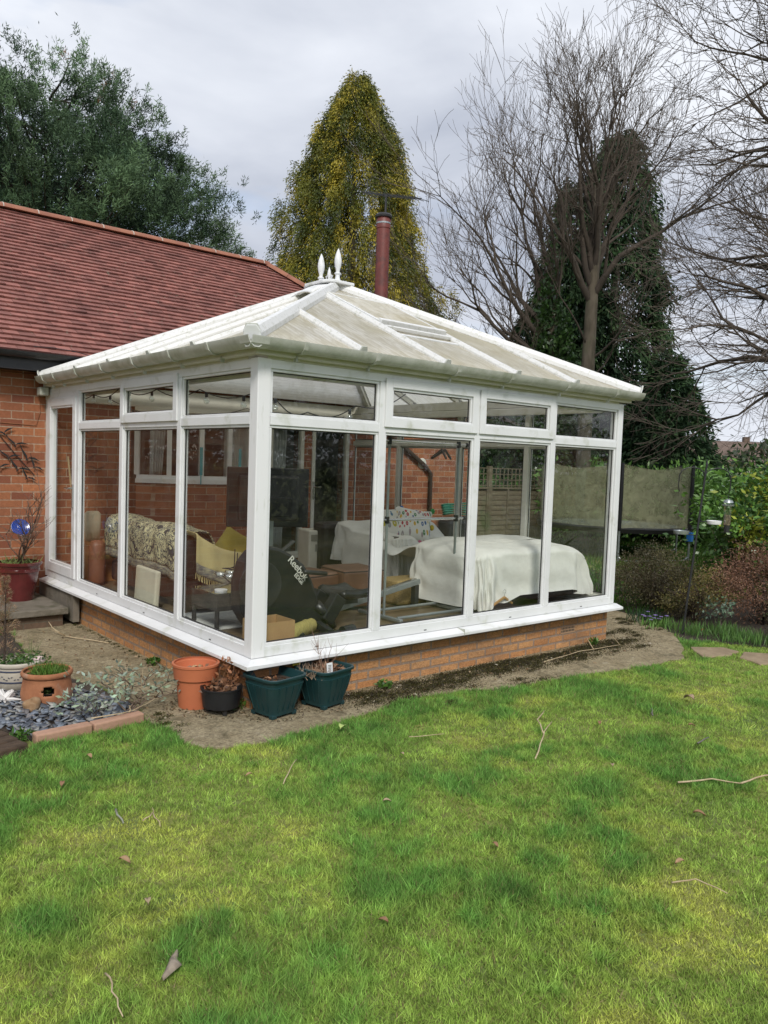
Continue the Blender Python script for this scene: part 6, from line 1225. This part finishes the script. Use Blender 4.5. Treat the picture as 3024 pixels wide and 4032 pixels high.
def pine():
    rg=np.random.default_rng(81); bx,by=5.1,21.0; o=thing('pine_tree',(bx,by,0),'huge broad blue-green pine tree towering behind the red tiled roof','tree')
    P=[(14.3,.5),(13.6,1.3),(12.6,2.3),(11.5,3.2),(10.4,4.1),(9.3,5.0),(8.3,5.8),(7.2,5.7),(5.5,5.0),(4,3.5)]
    nb=1350; z=4.2+(14.1-4.2)*(1-np.sqrt(1-rg.random(nb)*.99)); a=rg.random(nb)*6.283; r0=prof_r(z,P)*(.5+.5*rg.random(nb)**.5)*(1+.11*np.sin(a*4+z)+rg.normal(size=nb).clip(-1.5,1.5)*.05)
    C=np.stack([bx+r0*np.cos(a),by+r0*np.sin(a),z],1); nt_=11; tid=np.repeat(np.arange(nb),nt_); k=len(tid); TC_=C[tid]+rg.normal(size=(k,3))*np.array([.27,.27,.22]); O=norm(TC_-np.array([bx,by,5.5])*np.array([1,1,1])); O[:,2]+=.9; O=norm(O)
    nn_=36; id_=np.repeat(np.arange(k),nn_); n=len(id_); s_=rg.random(n)[:,None]; Pp=TC_[id_]+O[id_]*s_*.26+rg.normal(size=(n,3))*.045; D=O[id_]*.75+rg.normal(size=(n,3))*.85
    tone=np.array([(.065,.11,.055),(.085,.14,.068),(.042,.078,.042),(.105,.165,.08)])[rg.integers(0,4,nb)][tid][id_]*(.75+.5*rg.random((n,1)))*(1+.32*rg.normal(size=(nb,1)))[tid][id_].clip(.4,1.9)*(1+.15*rg.normal(size=(k,1)))[id_]; rust=(rg.random(k)<.02)&(TC_[:,2]>11.5); tone[rust[id_]]=(.22,.10,.05)
    V,F,T=leaves(Pp,D,.135*(.7+.6*rg.random(n)),.024,tone); npmesh('needles',V,F,M['needle'],o,tint=T)
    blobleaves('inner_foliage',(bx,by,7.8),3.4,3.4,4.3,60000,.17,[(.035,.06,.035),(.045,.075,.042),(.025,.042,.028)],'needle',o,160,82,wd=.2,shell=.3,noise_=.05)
    MB().tube([(bx,by,0),(bx+.1,by,5),(bx,by,8),(bx,by,10.5)],[.4,.33,.2,.05],10).build('trunk',M['bark'],o,smooth=True)
    segs=[]
    for i in range(nb): zz=C[i,2]-.35*r0[i]; p=Vector((bx,by,max(3.,zz))); q=Vector(C[i]); mid=p.lerp(q,.6)+Vector((0,0,-.15)); segs+=[(p,mid,.04,.025),(mid,q,.025,.010)] if i%3==0 else []
    segmesh('limbs',segs,M['darktwig'],o,4)
pine()
conifer('dark_conifer',(9.9,24),[(7.6,.1),(7.2,.5),(6,1.2),(3,1.8),(.4,2)],9000,.24,[(.05,.09,.05)],'small distant conifer tip showing above the ridge tiles',76,nb=300,sprayr=.25,m='needle')
# neighbours' roofs and garden hedges
nr=mat('brown_tiles',(.16,.11,.085),(.12,.085,.065),.9,1.5,.4,12,stretch=(.4,.4,6)); nw=mat('render_wall',(.5,.47,.4),(.42,.4,.34),.9)
def bungalow(c,L,Wd,hz_,rz,label):
    o=thing('bungalow',(0,0,0),label,'house'); MB().box(-L/2,L/2,-Wd/2,Wd/2,0,hz_*.6).build('wall',nw,o); 
    MB().add([(-L/2-.3,-Wd/2-.4,hz_*.58),(L/2+.3,-Wd/2-.4,hz_*.58),(L/2+.3,0,hz_),(-L/2-.3,0,hz_),(-L/2-.3,Wd/2+.4,hz_*.58),(L/2+.3,Wd/2+.4,hz_*.58)],[(0,1,2,3),(3,2,5,4)]).build('roof',nr,o,solid=.12,fixn=False)
    MB().prism([(-Wd/2,hz_*.6),(Wd/2,hz_*.6),(0,hz_*.98)],0,-L/2,L/2).build('gable',nw,o)
    for k in (-.3,.1,.35): w_=MB().box(L*k,L*k+1.1,-Wd/2-.03,-Wd/2+.02,hz_*.25,hz_*.5).build('window',GL,o)
    MB().box(-.25,.25,-.2,.2,hz_*.9,hz_+.4).build('chimney',nr,o); o.location=(c[0],c[1],0); o.rotation_euler=(0,0,rz); return o
bungalow((64,27),22,9,4.6,-.75,'long low neighbouring bungalow on the horizon at the far right'); bungalow((30,24),9,7,4.7,.55,'neighbouring house with a brown roof glimpsed through the conservatory beyond the fence')
HG=[(.035,.07,.022),(.05,.095,.03),(.025,.05,.018)]
def hedge(x0,y0,x1,y1,h,n,label,seed,size=.2):
    L=math.hypot(x1-x0,y1-y0); o=thing('garden_hedge',((x0+x1)/2,(y0+y1)/2,0),label,'hedge'); rg=np.random.default_rng(seed); t_=rg.random(n); z=h*rg.random(n)**.8*(1+.14*np.sin(t_*L*1.1)+.08*np.sin(t_*L*3.7)+.05*rg.normal(size=n)); nx,ny=-(y1-y0)/L,(x1-x0)/L; w=rg.normal(size=n)*.5
    P=np.stack([x0+(x1-x0)*t_+nx*w,y0+(y1-y0)*t_+ny*w,z],1); D=rg.normal(size=(n,3)); D[:,2]=np.abs(D[:,2]); V,F,T=leaves(P,D,size*(.6+.8*rg.random(n)),size*.45,np.array(HG)[rg.integers(0,3,n)]*(.7+.6*rg.random((n,1)))); npmesh('foliage',V,F,M['leaf'],o,tint=T)
hedge(-14,-14,24,-14,3.4,30000,'clipped conifer hedge closing the garden behind the camera',91,.26); hedge(-13,-14,-13,14,3.4,20000,'clipped conifer hedge along the left side of the garden',92,.26); hedge(24,-14,34,30,2.6,16000,'far conifer hedge beyond the lawn on the right',93,.3)
hedge(-30,52,80,60,3,14000,'distant line of garden shrubs behind the bungalows',94,.9)

# small real-world details --------------------------------------------
for x_ in (.55,1.64,2.7,3.77):
    MB().box(x_-.014,x_+.014,-.0035,-.0005,Z0+.006,Z0+.012).build('drain_slot',M['black'],bpy.data.objects['front_frame'])
for y_ in (.6,1.8,2.9):
    MB().box(-.0035,-.0005,y_-.014,y_+.014,Z0+.006,Z0+.012).build('drain_slot',M['black'],bpy.data.objects['side_frame'])
MB().box(2.02,2.024,-.088,.0,.334,.3875).build('cill_joint',M['gutter'],con)
_n=500; _c=[(.125,-.105,.17),(.53,-.125,.17),(-.235,.36,.15),(-.155,.13,.15),(-1.05,1.0,.18),(-.7,.45,.25)]
_P=[];
for (cx_,cy_,r_) in _c:
    a_=RN.random(_n//4)*6.283; q_=r_*(.8+.5*RN.random(_n//4)); _P.append(np.stack([cx_+q_*np.cos(a_),cy_+q_*np.sin(a_),np.full(_n//4,.016)],1))
_P=np.concatenate(_P); _D=RN.normal(size=_P.shape); _D[:,2]=np.abs(_D[:,2])*.3
_V,_F,_T=leaves(_P,_D,.010+.022*RN.random(len(_P)),.009,np.array([(.06,.045,.03),(.16,.11,.06),(.09,.08,.04),(.25,.18,.1)])[RN.integers(0,4,len(_P))])
tag(npmesh('soil_crumbs',_V,_F,M['leaf'],tint=_T),None,None,kind='stuff')
